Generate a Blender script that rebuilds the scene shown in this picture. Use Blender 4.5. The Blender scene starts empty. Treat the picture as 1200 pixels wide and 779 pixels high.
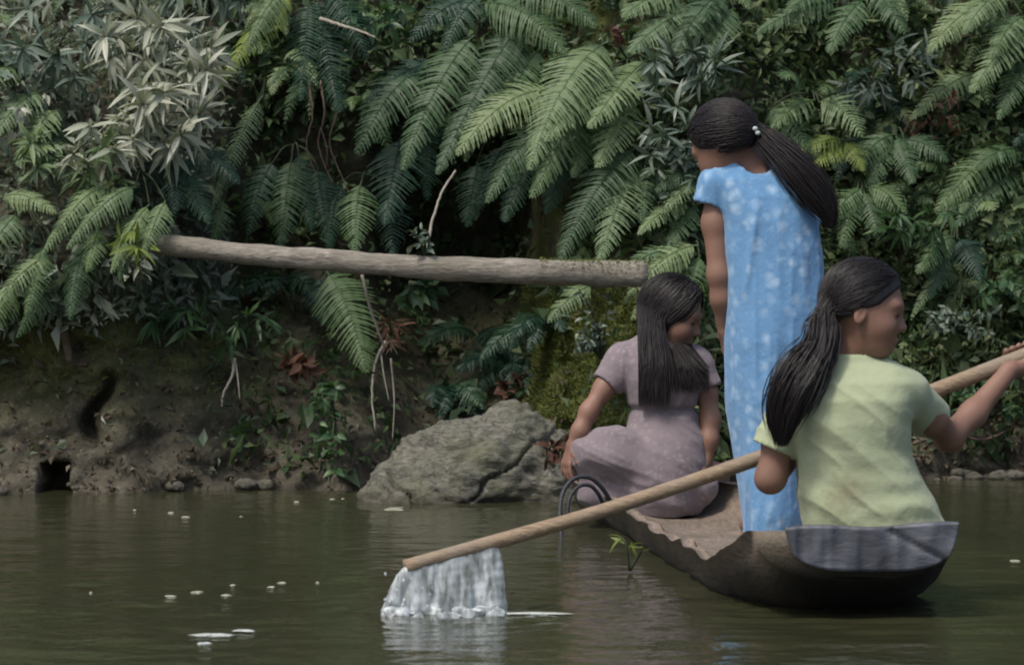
import bpy, math, random
import numpy as np
from mathutils import Vector, Matrix

random.seed(11)
rng = np.random.default_rng(11)
scene = bpy.context.scene
col = scene.collection

# ------------------------------------------------------------------ camera
F_PX, CX, CY, CAM_H, Y_HOR = 4500.0, 600.0, 389.5, 0.9, 250.0
PITCH = math.atan((CY - Y_HOR) / F_PX)
cam_d = bpy.data.cameras.new('camera')
cam_d.sensor_width = 36.0
cam_d.lens = 36.0 * F_PX / 1200.0
cam_d.clip_end = 2000
cam = bpy.data.objects.new('camera', cam_d)
cam.location = (0, 0, CAM_H)
cam.rotation_euler = (math.pi / 2 - PITCH, 0, 0)
col.objects.link(cam)
scene.camera = cam
cam_d.dof.use_dof = True
cam_d.dof.focus_distance = 10.6
cam_d.dof.aperture_fstop = 9.0

# ------------------------------------------------------------------ sky, sun, exposure
SUN_EL, SUN_AZ = math.radians(58), math.radians(222)      # azimuth from +Y clockwise: behind-left of the camera
world = bpy.data.worlds.new('World')
scene.world = world
world.use_nodes = True
wn = world.node_tree
bg = wn.nodes['Background']
sky = wn.nodes.new('ShaderNodeTexSky')
sky.sky_type = 'NISHITA'
sky.sun_disc = False
sky.sun_elevation = SUN_EL
sky.sun_rotation = SUN_AZ
sky.air_density = 1.0
sky.dust_density = 4.0
sky.ozone_density = 1.0
wn.links.new(sky.outputs[0], bg.inputs[0])
bg.inputs[1].default_value = 0.13
sun_d = bpy.data.lights.new('sun', 'SUN')
sun_d.energy = 2.0
sun_d.angle = math.radians(10)
sun_d.color = (1.0, 0.95, 0.86)
sun = bpy.data.objects.new('sun', sun_d)
sv = Vector((math.sin(SUN_AZ) * math.cos(SUN_EL), math.cos(SUN_AZ) * math.cos(SUN_EL), math.sin(SUN_EL)))
sun.rotation_euler = sv.to_track_quat('Z', 'Y').to_euler()
sun.location = (-4, 2, 9)
col.objects.link(sun)
scene.view_settings.view_transform = 'Standard'
scene.view_settings.look = 'None'
scene.view_settings.gamma = 1.0
scene.view_settings.use_curve_mapping = False
scene.view_settings.exposure = 0.4
scene.render.engine = 'CYCLES'
scene.cycles.filter_width = 1.9
scene.cycles.max_bounces = 8
scene.cycles.transparent_max_bounces = 12

# ------------------------------------------------------------------ helpers
def P(px, py, Y):
    u = (px - CX) / F_PX; v = (CY - py) / F_PX
    c, s = math.cos(PITCH), math.sin(PITCH)
    dy = c + v * s; dz = -s + v * c
    t = Y / dy
    return np.array([u * t, Y, CAM_H + dz * t])

def proj(V):
    V = np.asarray(V, float)
    c, s = math.cos(PITCH), math.sin(PITCH)
    y = V[..., 1]; z = V[..., 2] - CAM_H
    fw = y * c - z * s; up = y * s + z * c
    return CX + F_PX * V[..., 0] / fw, CY - F_PX * up / fw

def unit(v):
    v = np.asarray(v, float)
    return v / (np.linalg.norm(v) + 1e-12)

def nrm(v):
    return v / (np.linalg.norm(v, axis=-1, keepdims=True) + 1e-12)

def _hash(i, j, k, seed):
    n = (i * 374761393 + j * 668265263 + k * 2147483647 + seed * 974711) & 0xFFFFFFFF
    n = ((n ^ (n >> 13)) * 1274126177) & 0xFFFFFFFF
    n = (n ^ (n >> 16)) & 0xFFFFFFFF
    return n.astype(np.float64) / 4294967295.0

def vnoise(p, scale=1.0, seed=0):
    p = np.asarray(p, float) * scale
    b = np.floor(p).astype(np.int64); f = p - b
    f = f * f * (3 - 2 * f)
    r = 0
    for dx in (0, 1):
        wx = f[..., 0] if dx else 1 - f[..., 0]
        for dy in (0, 1):
            wy = f[..., 1] if dy else 1 - f[..., 1]
            for dz in (0, 1):
                wz = f[..., 2] if dz else 1 - f[..., 2]
                r = r + wx * wy * wz * _hash(b[..., 0] + dx, b[..., 1] + dy, b[..., 2] + dz, seed)
    return r * 2 - 1

def fbm(p, scale, octaves=4, seed=0):
    r = 0; a = 1.0
    for o in range(octaves):
        r = r + a * vnoise(p, scale * 2 ** o, seed + o * 17); a *= 0.5
    return r

def sstep(a, b, x):
    t = np.clip((x - a) / (b - a), 0, 1)
    return t * t * (3 - 2 * t)

def tag(o, label=None, cat=None, group=None, kind=None):
    if label: o['label'] = label
    if cat: o['category'] = cat
    if group: o['group'] = group
    if kind: o['kind'] = kind
    return o

def mesh_np(name, V, Fa, mat=None, smooth=True):
    V = np.asarray(V, np.float32); Fa = np.asarray(Fa, np.int32)
    me = bpy.data.meshes.new(name)
    me.vertices.add(len(V)); me.vertices.foreach_set('co', V.ravel())
    k = Fa.shape[1]
    me.loops.add(Fa.size); me.loops.foreach_set('vertex_index', Fa.ravel())
    me.polygons.add(len(Fa))
    me.polygons.foreach_set('loop_start', np.arange(len(Fa), dtype=np.int32) * k)
    me.polygons.foreach_set('use_smooth', np.full(len(Fa), smooth))
    me.update(calc_edges=True); me.validate()
    if mat: me.materials.append(mat)
    return me

def obj(name, me, parent=None, loc=(0, 0, 0)):
    o = bpy.data.objects.new(name, me)
    o.location = loc
    if parent is not None: o.parent = parent
    col.objects.link(o)
    return o

def mk(name, V, Fa, mat, parent=None, smooth=True):
    """mesh from world coordinates; children are stored relative to their (unrotated) thing"""
    V = np.asarray(V, float)
    if parent is not None:
        off = np.array(parent.location)
        p = parent.parent
        while p is not None:
            off = off + np.array(p.location); p = p.parent
        return obj(name, mesh_np(name, V - off, Fa, mat, smooth), parent)
    c = np.array([V[:, 0].mean(), V[:, 1].mean(), V[:, 2].min()])
    return obj(name, mesh_np(name, V - c, Fa, mat, smooth), None, c)

def thing(name, loc, label, cat, group=None):
    o = bpy.data.objects.new(name, None)
    o.empty_display_size = 0.05
    o.location = loc; col.objects.link(o)
    return tag(o, label, cat, group)

def set_attr(me, name, vals):
    a = me.attributes.new(name, 'FLOAT', 'POINT')
    a.data.foreach_set('value', np.asarray(vals, np.float32))

def resample(pts, n):
    """smooth (Catmull-Rom) resampling of a polyline"""
    pts = np.asarray(pts, float)
    ext = np.vstack([2 * pts[0] - pts[1], pts, 2 * pts[-1] - pts[-2]])
    out = []
    for u in np.linspace(0, len(pts) - 1 - 1e-6, n):
        i = int(u); t = u - i
        a, b, c, d = ext[i:i + 4]
        out.append(0.5 * (2 * b + (c - a) * t + (2 * a - 5 * b + 4 * c - d) * t * t + (3 * b - a - 3 * c + d) * t ** 3))
    return np.array(out)

def tube(pts, rad, n=8, caps=True):
    pts = np.asarray(pts, float); m = len(pts)
    rad = np.broadcast_to(np.asarray(rad, float), (m,))
    T = nrm(np.gradient(pts, axis=0))
    ref = np.array([0.13, 0.21, 0.97]) if abs(T[0][2]) < 0.85 else np.array([0.95, 0.21, 0.1])
    A = nrm(np.cross(T, ref)); B = np.cross(T, A)
    ang = np.arange(n) * 2 * np.pi / n
    V = pts[:, None] + rad[:, None, None] * (np.cos(ang)[None, :, None] * A[:, None] + np.sin(ang)[None, :, None] * B[:, None])
    V = V.reshape(-1, 3)
    i = np.arange(m - 1)[:, None] * n; j = np.arange(n)[None]; j2 = (j + 1) % n
    Fq = np.stack([i + j, i + j2, i + n + j2, i + n + j], -1).reshape(-1, 4)
    if caps:
        V = np.vstack([V, pts[0], pts[-1]])
        a, b = m * n, m * n + 1
        jj = np.arange(n); kk = (jj + 1) % n
        c0 = np.stack([kk, jj, np.full(n, a), np.full(n, a)], -1)
        c1 = np.stack([(m - 1) * n + jj, (m - 1) * n + kk, np.full(n, b), np.full(n, b)], -1)
        # degenerate quads are split into proper ones by pairing the fan
        def fan(c):
            return np.array([[c[q, 0], c[q, 1], c[(q + 1) % n, 1], c[q, 2]] if False else [c[q, 0], c[q, 1], c[q, 2]] for q in range(n)])
        return V, Fq, np.vstack([fan(c0), fan(c1)])
    return V, Fq, None

def quads_tris(Fq, Ft):
    out = [Fq[:, [0, 1, 2]], Fq[:, [0, 2, 3]]]
    if Ft is not None: out.append(Ft)
    return np.vstack(out)

def tube_obj(name, pts, rad, mat, parent=None, n=8):
    V, Fq, Ft = tube(pts, rad, n)
    return mk(name, V, quads_tris(Fq, Ft), mat, parent)

# ------------------------------------------------------------------ implicit surfaces (bodies, clothes, stones, water)
class Field:
    def __init__(s, lo, hi, h):
        s.h = h; s.lo = np.array(lo, float)
        s.n = np.ceil((np.array(hi) - s.lo) / h).astype(int) + 1
        s.D = np.full(s.n, 0.2, np.float32)
    def sub(s, lo, hi):
        a = np.clip(np.floor((np.asarray(lo) - s.lo) / s.h).astype(int), 0, s.n)
        b = np.clip(np.ceil((np.asarray(hi) - s.lo) / s.h).astype(int) + 1, 0, s.n)
        sl = tuple(slice(int(x), int(y)) for x, y in zip(a, b))
        ax = [s.lo[i] + s.h * np.arange(a[i], b[i]) for i in range(3)]
        G = np.stack(np.meshgrid(*ax, indexing='ij'), -1) if all(b > a) else np.zeros((0, 0, 0, 3))
        return sl, G
    def put(s, sl, d, k, op):
        D = s.D[sl]
        if d.size == 0: return
        if op == 'add':
            if k > 0:
                hh = np.maximum(k - np.abs(D - d), 0) / k
                s.D[sl] = np.minimum(D, d) - hh * hh * k * 0.25
            else: s.D[sl] = np.minimum(D, d)
        elif op == 'sub':
            if k > 0:
                hh = np.maximum(k - np.abs(D + d), 0) / k
                s.D[sl] = np.maximum(D, -d) + hh * hh * k * 0.25
            else: s.D[sl] = np.maximum(D, -d)
        else: s.D[sl] = np.maximum(D, d)
    def cone(s, a, b, ra, rb, k=0.02, op='add'):
        a = np.asarray(a, float); b = np.asarray(b, float); m = max(ra, rb) + k + 0.03
        sl, G = s.sub(np.minimum(a, b) - m, np.maximum(a, b) + m)
        ab = b - a; t = np.clip(((G - a) @ ab) / (ab @ ab + 1e-12), 0, 1)
        d = np.linalg.norm(G - a - t[..., None] * ab, axis=-1) - (ra + (rb - ra) * t)
        s.put(sl, d, k, op)
    def sleeve(s, a, b, ra, rb, k=0.02, wall=0.009, depth=0.03):
        """a cone with a flat, hollowed end at b"""
        a = np.asarray(a, float); b = np.asarray(b, float); m = max(ra, rb) + k + 0.03
        sl, G = s.sub(np.minimum(a, b) - m, np.maximum(a, b) + m)
        L = np.linalg.norm(b - a); u = (b - a) / L
        t = (G - a) @ u; tc = np.clip(t / L, 0, 1)
        rad = np.linalg.norm(G - a - np.maximum(t, 0)[..., None] * u, axis=-1)
        r = ra + (rb - ra) * tc
        d = np.maximum(rad - r, t - L)
        s.put(sl, d, k, 'add')
        s.put(sl, np.maximum(rad - (r - wall), (L - depth) - t), 0, 'sub')
    def chain(s, pts, rads, k=0.02, op='add'):
        for i in range(len(pts) - 1): s.cone(pts[i], pts[i + 1], rads[i], rads[i + 1], k, op)
    def ell(s, c, rad, R=None, k=0.02, op='add'):
        c = np.asarray(c, float); rad = np.asarray(rad, float); m = rad.max() + k + 0.03
        sl, G = s.sub(c - m, c + m)
        q = G - c
        if R is not None: q = q @ np.asarray(R).T
        k0 = np.linalg.norm(q / rad, axis=-1); k1 = np.linalg.norm(q / rad ** 2, axis=-1) + 1e-9
        s.put(sl, k0 * (k0 - 1) / k1, k, op)
    def stack(s, z, cx, cy, a, b, k=0.02, yaw=0.0, power=2.3):
        o = np.argsort(z); z = np.array(z)[o]
        cx, cy, a, b = (np.array(v)[o] for v in (cx, cy, a, b))
        m = 0.05 + k
        lo = np.array([(cx - np.maximum(a, b)).min() - m, (cy - np.maximum(a, b)).min() - m, z[0] - m])
        hi = np.array([(cx + np.maximum(a, b)).max() + m, (cy + np.maximum(a, b)).max() + m, z[-1] + m])
        sl, G = s.sub(lo, hi)
        Z = G[..., 2]; zc = np.clip(Z, z[0], z[-1])
        X = G[..., 0] - np.interp(zc, z, cx); Yv = G[..., 1] - np.interp(zc, z, cy)
        if yaw:
            X, Yv = X * math.cos(yaw) + Yv * math.sin(yaw), -X * math.sin(yaw) + Yv * math.cos(yaw)
        A = np.interp(zc, z, a); B = np.interp(zc, z, b)
        r = (np.abs(X / A) ** power + np.abs(Yv / B) ** power) ** (1 / power)
        d = (r - 1) * np.minimum(A, B)
        d = np.maximum(d, np.maximum(z[0] - Z, Z - z[-1]))
        s.put(sl, d, k, 'add')
    def plane(s, p, n):
        """keep the side opposite to n"""
        ax = [s.lo[i] + s.h * np.arange(s.n[i]) for i in range(3)]
        n = unit(n)
        d = ((ax[0] - p[0]) * n[0])[:, None, None] + ((ax[1] - p[1]) * n[1])[None, :, None] + ((ax[2] - p[2]) * n[2])[None, None, :]
        s.D = np.maximum(s.D, d.astype(np.float32))
    def mesh(s):
        D = s.D; D[0] = D[-1] = 0.2; D[:, 0] = D[:, -1] = 0.2; D[:, :, 0] = D[:, :, -1] = 0.2
        ins = D < 0
        c = np.zeros(tuple(np.array(D.shape) - 1), np.int8)
        N = D.shape
        offs = [(i, j, k) for i in (0, 1) for j in (0, 1) for k in (0, 1)]
        for i, j, k in offs: c += ins[i:N[0] - 1 + i, j:N[1] - 1 + j, k:N[2] - 1 + k]
        act = (c > 0) & (c < 8)
        idx = np.argwhere(act)
        lut = np.full(c.shape, -1, np.int64); lut[act] = np.arange(len(idx))
        val = {o: D[idx[:, 0] + o[0], idx[:, 1] + o[1], idx[:, 2] + o[2]] for o in offs}
        acc = np.zeros((len(idx), 3)); cnt = np.zeros(len(idx))
        for o in offs:
            for ax in range(3):
                if o[ax]: continue
                q = list(o); q[ax] = 1; q = tuple(q)
                a, b = val[o], val[q]
                m = (a < 0) != (b < 0)
                t = np.where(m, a / np.where(m, a - b, 1), 0)
                p = np.tile(np.array(o, float), (len(idx), 1)); p[:, ax] = t
                acc[m] += p[m]; cnt[m] += 1
        V = s.lo + s.h * (idx + acc / cnt[:, None])
        Fs = []
        for ax in range(3):
            sl0 = [slice(None)] * 3; sl1 = [slice(None)] * 3
            sl0[ax] = slice(0, -1); sl1[ax] = slice(1, None)
            ch = ins[tuple(sl0)] != ins[tuple(sl1)]
            e = np.argwhere(ch)
            u, v = (ax + 1) % 3, (ax + 2) % 3
            e = e[(e[:, u] > 0) & (e[:, v] > 0) & (e[:, u] < N[u] - 1) & (e[:, v] < N[v] - 1)]
            du = np.zeros(3, int); du[u] = 1; dv = np.zeros(3, int); dv[v] = 1
            q = [lut[tuple((e - a).T)] for a in (du * 0, du, du + dv, dv)]
            f = np.stack(q, -1)
            flip = ~ins[tuple(e.T)]
            f[flip] = f[flip][:, ::-1]
            Fs.append(f)
        Fa = np.vstack(Fs)
        return V, Fa

def vnormals(V, Fa):
    n = np.zeros_like(V)
    a, b, c = V[Fa[:, 0]], V[Fa[:, 1]], V[Fa[:, 2]]
    fn = np.cross(b - a, c - a)
    for i in range(Fa.shape[1]): np.add.at(n, Fa[:, i], fn)
    return nrm(n)

def relax(V, Fa, it=2, w=0.5):
    for _ in range(it):
        s = np.zeros_like(V); c = np.zeros(len(V)); k = Fa.shape[1]
        for i in range(k):
            np.add.at(s, Fa[:, i], V[Fa[:, (i + 1) % k]]); np.add.at(c, Fa[:, i], 1)
        V = V * (1 - w) + w * s / np.maximum(c, 1)[:, None]
    return V

# ------------------------------------------------------------------ materials
def new_mat(name):
    m = bpy.data.materials.new(name); m.use_nodes = True
    nt = m.node_tree
    return m, nt, nt.nodes['Principled BSDF']

class NB:
    def __init__(s, nt): s.nt = nt
    def n(s, t, **kw):
        nd = s.nt.nodes.new(t)
        for k, v in kw.items(): setattr(nd, k, v)
        return nd
    def l(s, a, b): s.nt.links.new(a, b)
    def coord(s, kind='Object'):
        return s.n('ShaderNodeTexCoord').outputs[kind]
    def pos(s):
        return s.n('ShaderNodeNewGeometry').outputs['Position']
    def mapping(s, v, scale):
        m = s.n('ShaderNodeMapping'); m.inputs['Scale'].default_value = scale
        s.l(v, m.inputs['Vector']); return m.outputs[0]
    def noise(s, v, scale, detail=4, rough=0.55, dist=0.0):
        t = s.n('ShaderNodeTexNoise'); t.inputs['Scale'].default_value = scale
        t.inputs['Detail'].default_value = detail; t.inputs['Roughness'].default_value = rough
        t.inputs['Distortion'].default_value = dist
        s.l(v, t.inputs['Vector']); return t.outputs[0]
    def ramp(s, f, stops):
        r = s.n('ShaderNodeValToRGB')
        e = r.color_ramp.elements
        while len(e) < len(stops): e.new(0.5)
        for i, (p, c) in enumerate(stops):
            e[i].position = p
            e[i].color = (c, c, c, 1) if not isinstance(c, tuple) else (*c, 1)
        s.l(f, r.inputs[0]); return r.outputs[0]
    def mix(s, f, a, b, mode='MIX'):
        m = s.n('ShaderNodeMix', data_type='RGBA', blend_type=mode)
        for sock, v in ((0, f), (6, a), (7, b)):
            if isinstance(v, (int, float)): m.inputs[sock].default_value = v
            elif isinstance(v, tuple): m.inputs[sock].default_value = (*v, 1)
            else: s.l(v, m.inputs[sock])
        return m.outputs[2]
    def math(s, op, a, b=0.0):
        m = s.n('ShaderNodeMath', operation=op)
        for i, v in enumerate((a, b)):
            if isinstance(v, (int, float)): m.inputs[i].default_value = v
            else: s.l(v, m.inputs[i])
        return m.outputs[0]
    def bump(s, h, strength, dist, prev=None):
        b = s.n('ShaderNodeBump'); b.inputs['Strength'].default_value = strength
        b.inputs['Distance'].default_value = dist
        s.l(h, b.inputs['Height'])
        if prev is not None: s.l(prev, b.inputs['Normal'])
        return b.outputs[0]
    def attr(s, name):
        a = s.n('ShaderNodeAttribute'); a.attribute_name = name; return a.outputs['Fac']

def leaf_mat(name, c1, c2, c3=None, transl=0.28, rough=0.5, by_attr=False, spec=0.35):
    m, nt, b = new_mat(name); k = NB(nt)
    f = k.attr('tint') if by_attr else k.n('ShaderNodeObjectInfo').outputs['Random']
    base = k.ramp(f, [(0.0, c1), (0.6, c2), (1.0, c3 or c2)])
    n = k.noise(k.coord('Object'), 22, 3)
    colr = k.mix(k.math('MULTIPLY', n, 0.55), base, (c1[0] * 0.55, c1[1] * 0.6, c1[2] * 0.6))
    k.l(colr, b.inputs['Base Color'])
    b.inputs['Roughness'].default_value = rough
    b.inputs['Specular IOR Level'].default_value = spec
    tr = k.n('ShaderNodeBsdfTranslucent')
    k.l(k.mix(0.5, colr, (c2[0] * 1.2, c2[1] * 1.3, c2[2] * 0.6)), tr.inputs['Color'])
    mx = k.n('ShaderNodeMixShader'); mx.inputs[0].default_value = transl
    k.l(b.outputs[0], mx.inputs[1]); k.l(tr.outputs[0], mx.inputs[2])
    k.l(mx.outputs[0], nt.nodes['Material Output'].inputs[0])
    return m

def plain_mat(name, c1, c2, scale=30, rough=0.7, bump=0.0, bscale=None, stretch=(1, 1, 1), spec=0.4):
    m, nt, b = new_mat(name); k = NB(nt)
    v = k.mapping(k.coord('Object'), stretch)
    n = k.noise(v, scale, 5, 0.6)
    k.l(k.mix(k.ramp(n, [(0.3, 0.0), (0.7, 1.0)]), c1, c2), b.inputs['Base Color'])
    b.inputs['Roughness'].default_value = rough
    b.inputs['Specular IOR Level'].default_value = spec
    if bump:
        k.l(k.bump(k.noise(v, bscale or scale * 2, 5, 0.65), 0.8, bump), b.inputs['Normal'])
    return m

M = {}
M['fern'] = leaf_mat('fern_green', (0.048, 0.092, 0.042), (0.085, 0.15, 0.06), (0.13, 0.20, 0.075))
M['fern_pale'] = leaf_mat('fern_pale_green', (0.115, 0.175, 0.085), (0.17, 0.24, 0.11), (0.23, 0.29, 0.13))
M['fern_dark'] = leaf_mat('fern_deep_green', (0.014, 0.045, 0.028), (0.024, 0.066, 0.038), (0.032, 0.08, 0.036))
M['fern_yellow'] = leaf_mat('fern_yellow_green', (0.13, 0.18, 0.04), (0.18, 0.24, 0.05), (0.22, 0.28, 0.06))
M['pale_leaf'] = leaf_mat('pale_silvery_leaf', (0.27, 0.30, 0.22), (0.42, 0.44, 0.34), (0.55, 0.55, 0.46), transl=0.2, rough=0.4)  # pale leaf tone, raised further to carry upper-left haze and sun
M['grey_leaf'] = leaf_mat('grey_green_leaf', (0.085, 0.125, 0.09), (0.15, 0.20, 0.15), (0.24, 0.28, 0.225), transl=0.2, rough=0.4)
M['broad_leaf'] = leaf_mat('broad_green_leaf', (0.038, 0.085, 0.036), (0.065, 0.13, 0.05), (0.10, 0.175, 0.06), rough=0.4)
M['dry_leaf'] = leaf_mat('dry_brown_leaf', (0.055, 0.024, 0.015), (0.10, 0.043, 0.026), (0.16, 0.085, 0.05), transl=0.15, rough=0.7)
M['under'] = leaf_mat('undergrowth_leaf', (0.024, 0.052, 0.022), (0.085, 0.135, 0.055), (0.25, 0.30, 0.15), by_attr=True)
M['under_pale'] = leaf_mat('undergrowth_pale_leaf', (0.075, 0.11, 0.075), (0.20, 0.245, 0.18), (0.42, 0.44, 0.36), by_attr=True)  # pale plants, with some of the upper-left sunlight put into the colour
M['litter'] = leaf_mat('leaf_litter', (0.05, 0.035, 0.022), (0.11, 0.085, 0.055), (0.20, 0.17, 0.12), transl=0.05, rough=0.8, by_attr=True)
M['moss'] = leaf_mat('moss_tuft', (0.07, 0.09, 0.025), (0.15, 0.18, 0.05), (0.24, 0.26, 0.085), by_attr=True, rough=0.9, spec=0.1)
M['stem'] = plain_mat('plant_stem', (0.018, 0.032, 0.014), (0.04, 0.05, 0.02), 40)
M['twig'] = plain_mat('pale_twig', (0.20, 0.18, 0.14), (0.32, 0.29, 0.24), 50, 0.8, 0.002)
M['root'] = plain_mat('brown_root', (0.07, 0.045, 0.03), (0.14, 0.10, 0.075), 40, 0.85, 0.003)
M['rope'] = plain_mat('dark_rope', (0.012, 0.014, 0.018), (0.04, 0.045, 0.055), 120, 0.6, 0.001)
M['float_leaf'] = plain_mat('bleached_floating_leaf', (0.18, 0.18, 0.12), (0.36, 0.36, 0.28), 60, 0.6)
M['eye'] = plain_mat('eye_dark', (0.012, 0.008, 0.006), (0.02, 0.014, 0.01), 20, 0.15)
M['tie'] = plain_mat('hair_tie', (0.3, 0.36, 0.36), (0.5, 0.54, 0.54), 80, 0.5)
M['black_cloth'] = plain_mat('dark_cloth', (0.015, 0.016, 0.02), (0.03, 0.03, 0.035), 60, 0.9)

def m_skin():
    m, nt, b = new_mat('skin'); k = NB(nt)
    n = k.noise(k.coord(), 14, 4)
    k.l(k.mix(n, (0.165, 0.088, 0.062), (0.255, 0.14, 0.098)), b.inputs['Base Color'])
    b.inputs['Roughness'].default_value = 0.6
    b.inputs['Subsurface Weight'].default_value = 0.12
    b.inputs['Subsurface Radius'].default_value = (0.01, 0.004, 0.002)
    k.l(k.bump(k.noise(k.coord(), 260, 3), 0.25, 0.0008), b.inputs['Normal'])
    return m
M['skin'] = m_skin()

def m_hair():
    m, nt, b = new_mat('hair'); k = NB(nt)
    n = k.noise(k.coord(), 30, 3)
    k.l(k.mix(n, (0.005, 0.004, 0.0045), (0.016, 0.012, 0.013)), b.inputs['Base Color'])
    b.inputs['Roughness'].default_value = 0.5
    b.inputs['Specular IOR Level'].default_value = 0.4
    return m
M['hair'] = m_hair()

def m_cloth(name, c, c2, spots=None, spot_scale=20, spot_lim=(0.18, 0.32), dirt=None):
    m, nt, b = new_mat(name); k = NB(nt)
    v = k.coord()
    base = k.mix(k.noise(v, 9, 4), c, c2)
    if spots:
        vv = k.n('ShaderNodeVectorMath', operation='ADD')
        nz = k.n('ShaderNodeTexNoise'); nz.inputs['Scale'].default_value = 30
        k.l(v, nz.inputs['Vector'])
        sc = k.n('ShaderNodeVectorMath', operation='SCALE'); sc.inputs['Scale'].default_value = 0.03
        k.l(nz.outputs['Color'], sc.inputs[0]); k.l(v, vv.inputs[0]); k.l(sc.outputs[0], vv.inputs[1])
        vo = k.n('ShaderNodeTexVoronoi'); vo.inputs['Scale'].default_value = spot_scale
        k.l(vv.outputs[0], vo.inputs['Vector'])
        f = k.ramp(vo.outputs['Distance'], [(spot_lim[0], 1.0), (spot_lim[1], 0.0)])
        br = k.ramp(k.noise(v, 7, 2), [(0.35, 0.25), (0.6, 1.0)])
        base = k.mix(k.math('MULTIPLY', f, br), base, spots)
        vo2 = k.n('ShaderNodeTexVoronoi'); vo2.inputs['Scale'].default_value = spot_scale * 2.7
        k.l(vv.outputs[0], vo2.inputs['Vector'])
        f2 = k.ramp(vo2.outputs['Distance'], [(0.12, 0.2), (0.3, 0.0)])
        base = k.mix(f2, base, spots)
    if dirt:
        pos, r, dc = dirt[0], dirt[1], dirt[2]
        for p in pos:
            vs = k.n('ShaderNodeVectorMath', operation='DISTANCE'); k.l(k.pos(), vs.inputs[0]); vs.inputs[1].default_value = tuple(p)
            d = k.math('ADD', vs.outputs['Value'], k.math('MULTIPLY', k.noise(v, 45, 4), 0.05))
            f = k.ramp(d, [(0.02, 0.55), (r + 0.03, 0.0)])
            base = k.mix(f, base, dc)
    k.l(base, b.inputs['Base Color'])
    b.inputs['Roughness'].default_value = 0.9
    b.inputs['Specular IOR Level'].default_value = 0.15
    b.inputs['Sheen Weight'].default_value = 0.15
    k.l(k.bump(k.noise(v, 420, 2), 0.3, 0.0008, k.bump(k.noise(v, 38, 4), 0.5, 0.006)), b.inputs['Normal'])
    return m
M['blue'] = m_cloth('blue_floral_cotton', (0.105, 0.235, 0.42), (0.15, 0.30, 0.50), (0.33, 0.47, 0.62), 24, (0.05, 0.48))
M['mauve'] = m_cloth('mauve_cotton', (0.155, 0.13, 0.145), (0.215, 0.18, 0.195), (0.26, 0.225, 0.235), 55, (0.1, 0.45))

def m_wood(name, c1, c2, c3, stretch, scale=14, rough=0.75, bump=0.006, axis_len=True):
    m, nt, b = new_mat(name); k = NB(nt)
    v = k.mapping(k.coord(), stretch)
    g = k.noise(v, scale, 6, 0.65, 0.6)
    big = k.noise(k.coord(), 4.5, 4)
    base = k.mix(k.ramp(g, [(0.3, 0.0), (0.7, 1.0)]), c1, c2)
    base = k.mix(k.ramp(big, [(0.42, 0.0), (0.68, 0.85)]), base, c3)
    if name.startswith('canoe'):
        base = k.mix(k.attr('hull_shade'), base, (0.012, 0.011, 0.010))  # painted undershade darkens the hull wood
    k.l(base, b.inputs['Base Color'])
    b.inputs['Roughness'].default_value = rough
    k.l(k.bump(g, 0.8, bump), b.inputs['Normal'])
    return m
M['log'] = m_wood('weathered_log', (0.09, 0.078, 0.062), (0.38, 0.345, 0.29), (0.17, 0.155, 0.12), (2.2, 10, 10), 10, 0.85, 0.01)
M['pole'] = m_wood('pole_wood', (0.15, 0.10, 0.062), (0.35, 0.26, 0.165), (0.22, 0.185, 0.14), (2.2, 12, 12), 10, 0.6, 0.004)
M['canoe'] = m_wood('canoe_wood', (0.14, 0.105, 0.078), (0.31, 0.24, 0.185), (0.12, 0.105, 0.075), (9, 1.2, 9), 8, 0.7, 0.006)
M['stern'] = m_wood('stern_weathered_wood', (0.06, 0.066, 0.082), (0.125, 0.135, 0.16), (0.045, 0.05, 0.062), (2, 9, 7), 7, 0.55, 0.004)

def m_bank():
    m, nt, b = new_mat('earth_bank'); k = NB(nt)
    p = k.pos()
    n1 = k.noise(p, 7, 6, 0.65); n2 = k.noise(p, 34, 5, 0.7); n3 = k.noise(p, 3.2, 3)
    earth = k.mix(k.ramp(n1, [(0.3, 0.0), (0.72, 1.0)]), (0.028, 0.026, 0.019), (0.105, 0.094, 0.070))
    earth = k.mix(k.ramp(n2, [(0.52, 0.0), (0.75, 0.7)]), earth, (0.20, 0.175, 0.14))
    moss = k.mix(n2, (0.035, 0.045, 0.014), (0.115, 0.125, 0.035))
    f = k.math('MULTIPLY', k.ramp(n1, [(0.3, 0.0), (0.55, 1.0)]), k.attr('moss'))
    c = k.mix(f, earth, moss)
    k.l(c, b.inputs['Base Color'])
    b.inputs['Roughness'].default_value = 0.9
    b.inputs['Specular IOR Level'].default_value = 0.2
    k.l(k.bump(n2, 0.9, 0.012), b.inputs['Normal'])
    return m
M['bank'] = m_bank()

def m_rock():
    m, nt, b = new_mat('boulder_stone'); k = NB(nt)
    v = k.coord()
    n1 = k.noise(v, 6, 5, 0.6)
    vm = k.mapping(v, (1, 1, 2.2))
    pits = k.noise(vm, 36, 5, 0.7, 0.8)
    c = k.mix(k.ramp(pits, [(0.36, 0.0), (0.6, 1.0)]), (0.04, 0.038, 0.03), (0.165, 0.16, 0.13))
    c = k.mix(k.math('MULTIPLY', k.ramp(n1, [(0.45, 0.0), (0.7, 0.8)]), 0.8), c, (0.10, 0.11, 0.055))
    z = k.n('ShaderNodeSeparateXYZ'); k.l(k.pos(), z.inputs[0])
    wet = k.ramp(k.math('ADD', z.outputs[2], k.math('MULTIPLY', n1, 0.03)), [(0.03, 1.0), (0.06, 0.0)])
    c = k.mix(k.math('MULTIPLY', wet, 0.6), c, (0.06, 0.05, 0.038))
    k.l(c, b.inputs['Base Color'])
    b.inputs['Roughness'].default_value = 0.85
    k.l(k.bump(pits, 0.9, 0.012), b.inputs['Normal'])
    return m
M['rock'] = m_rock()

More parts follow.
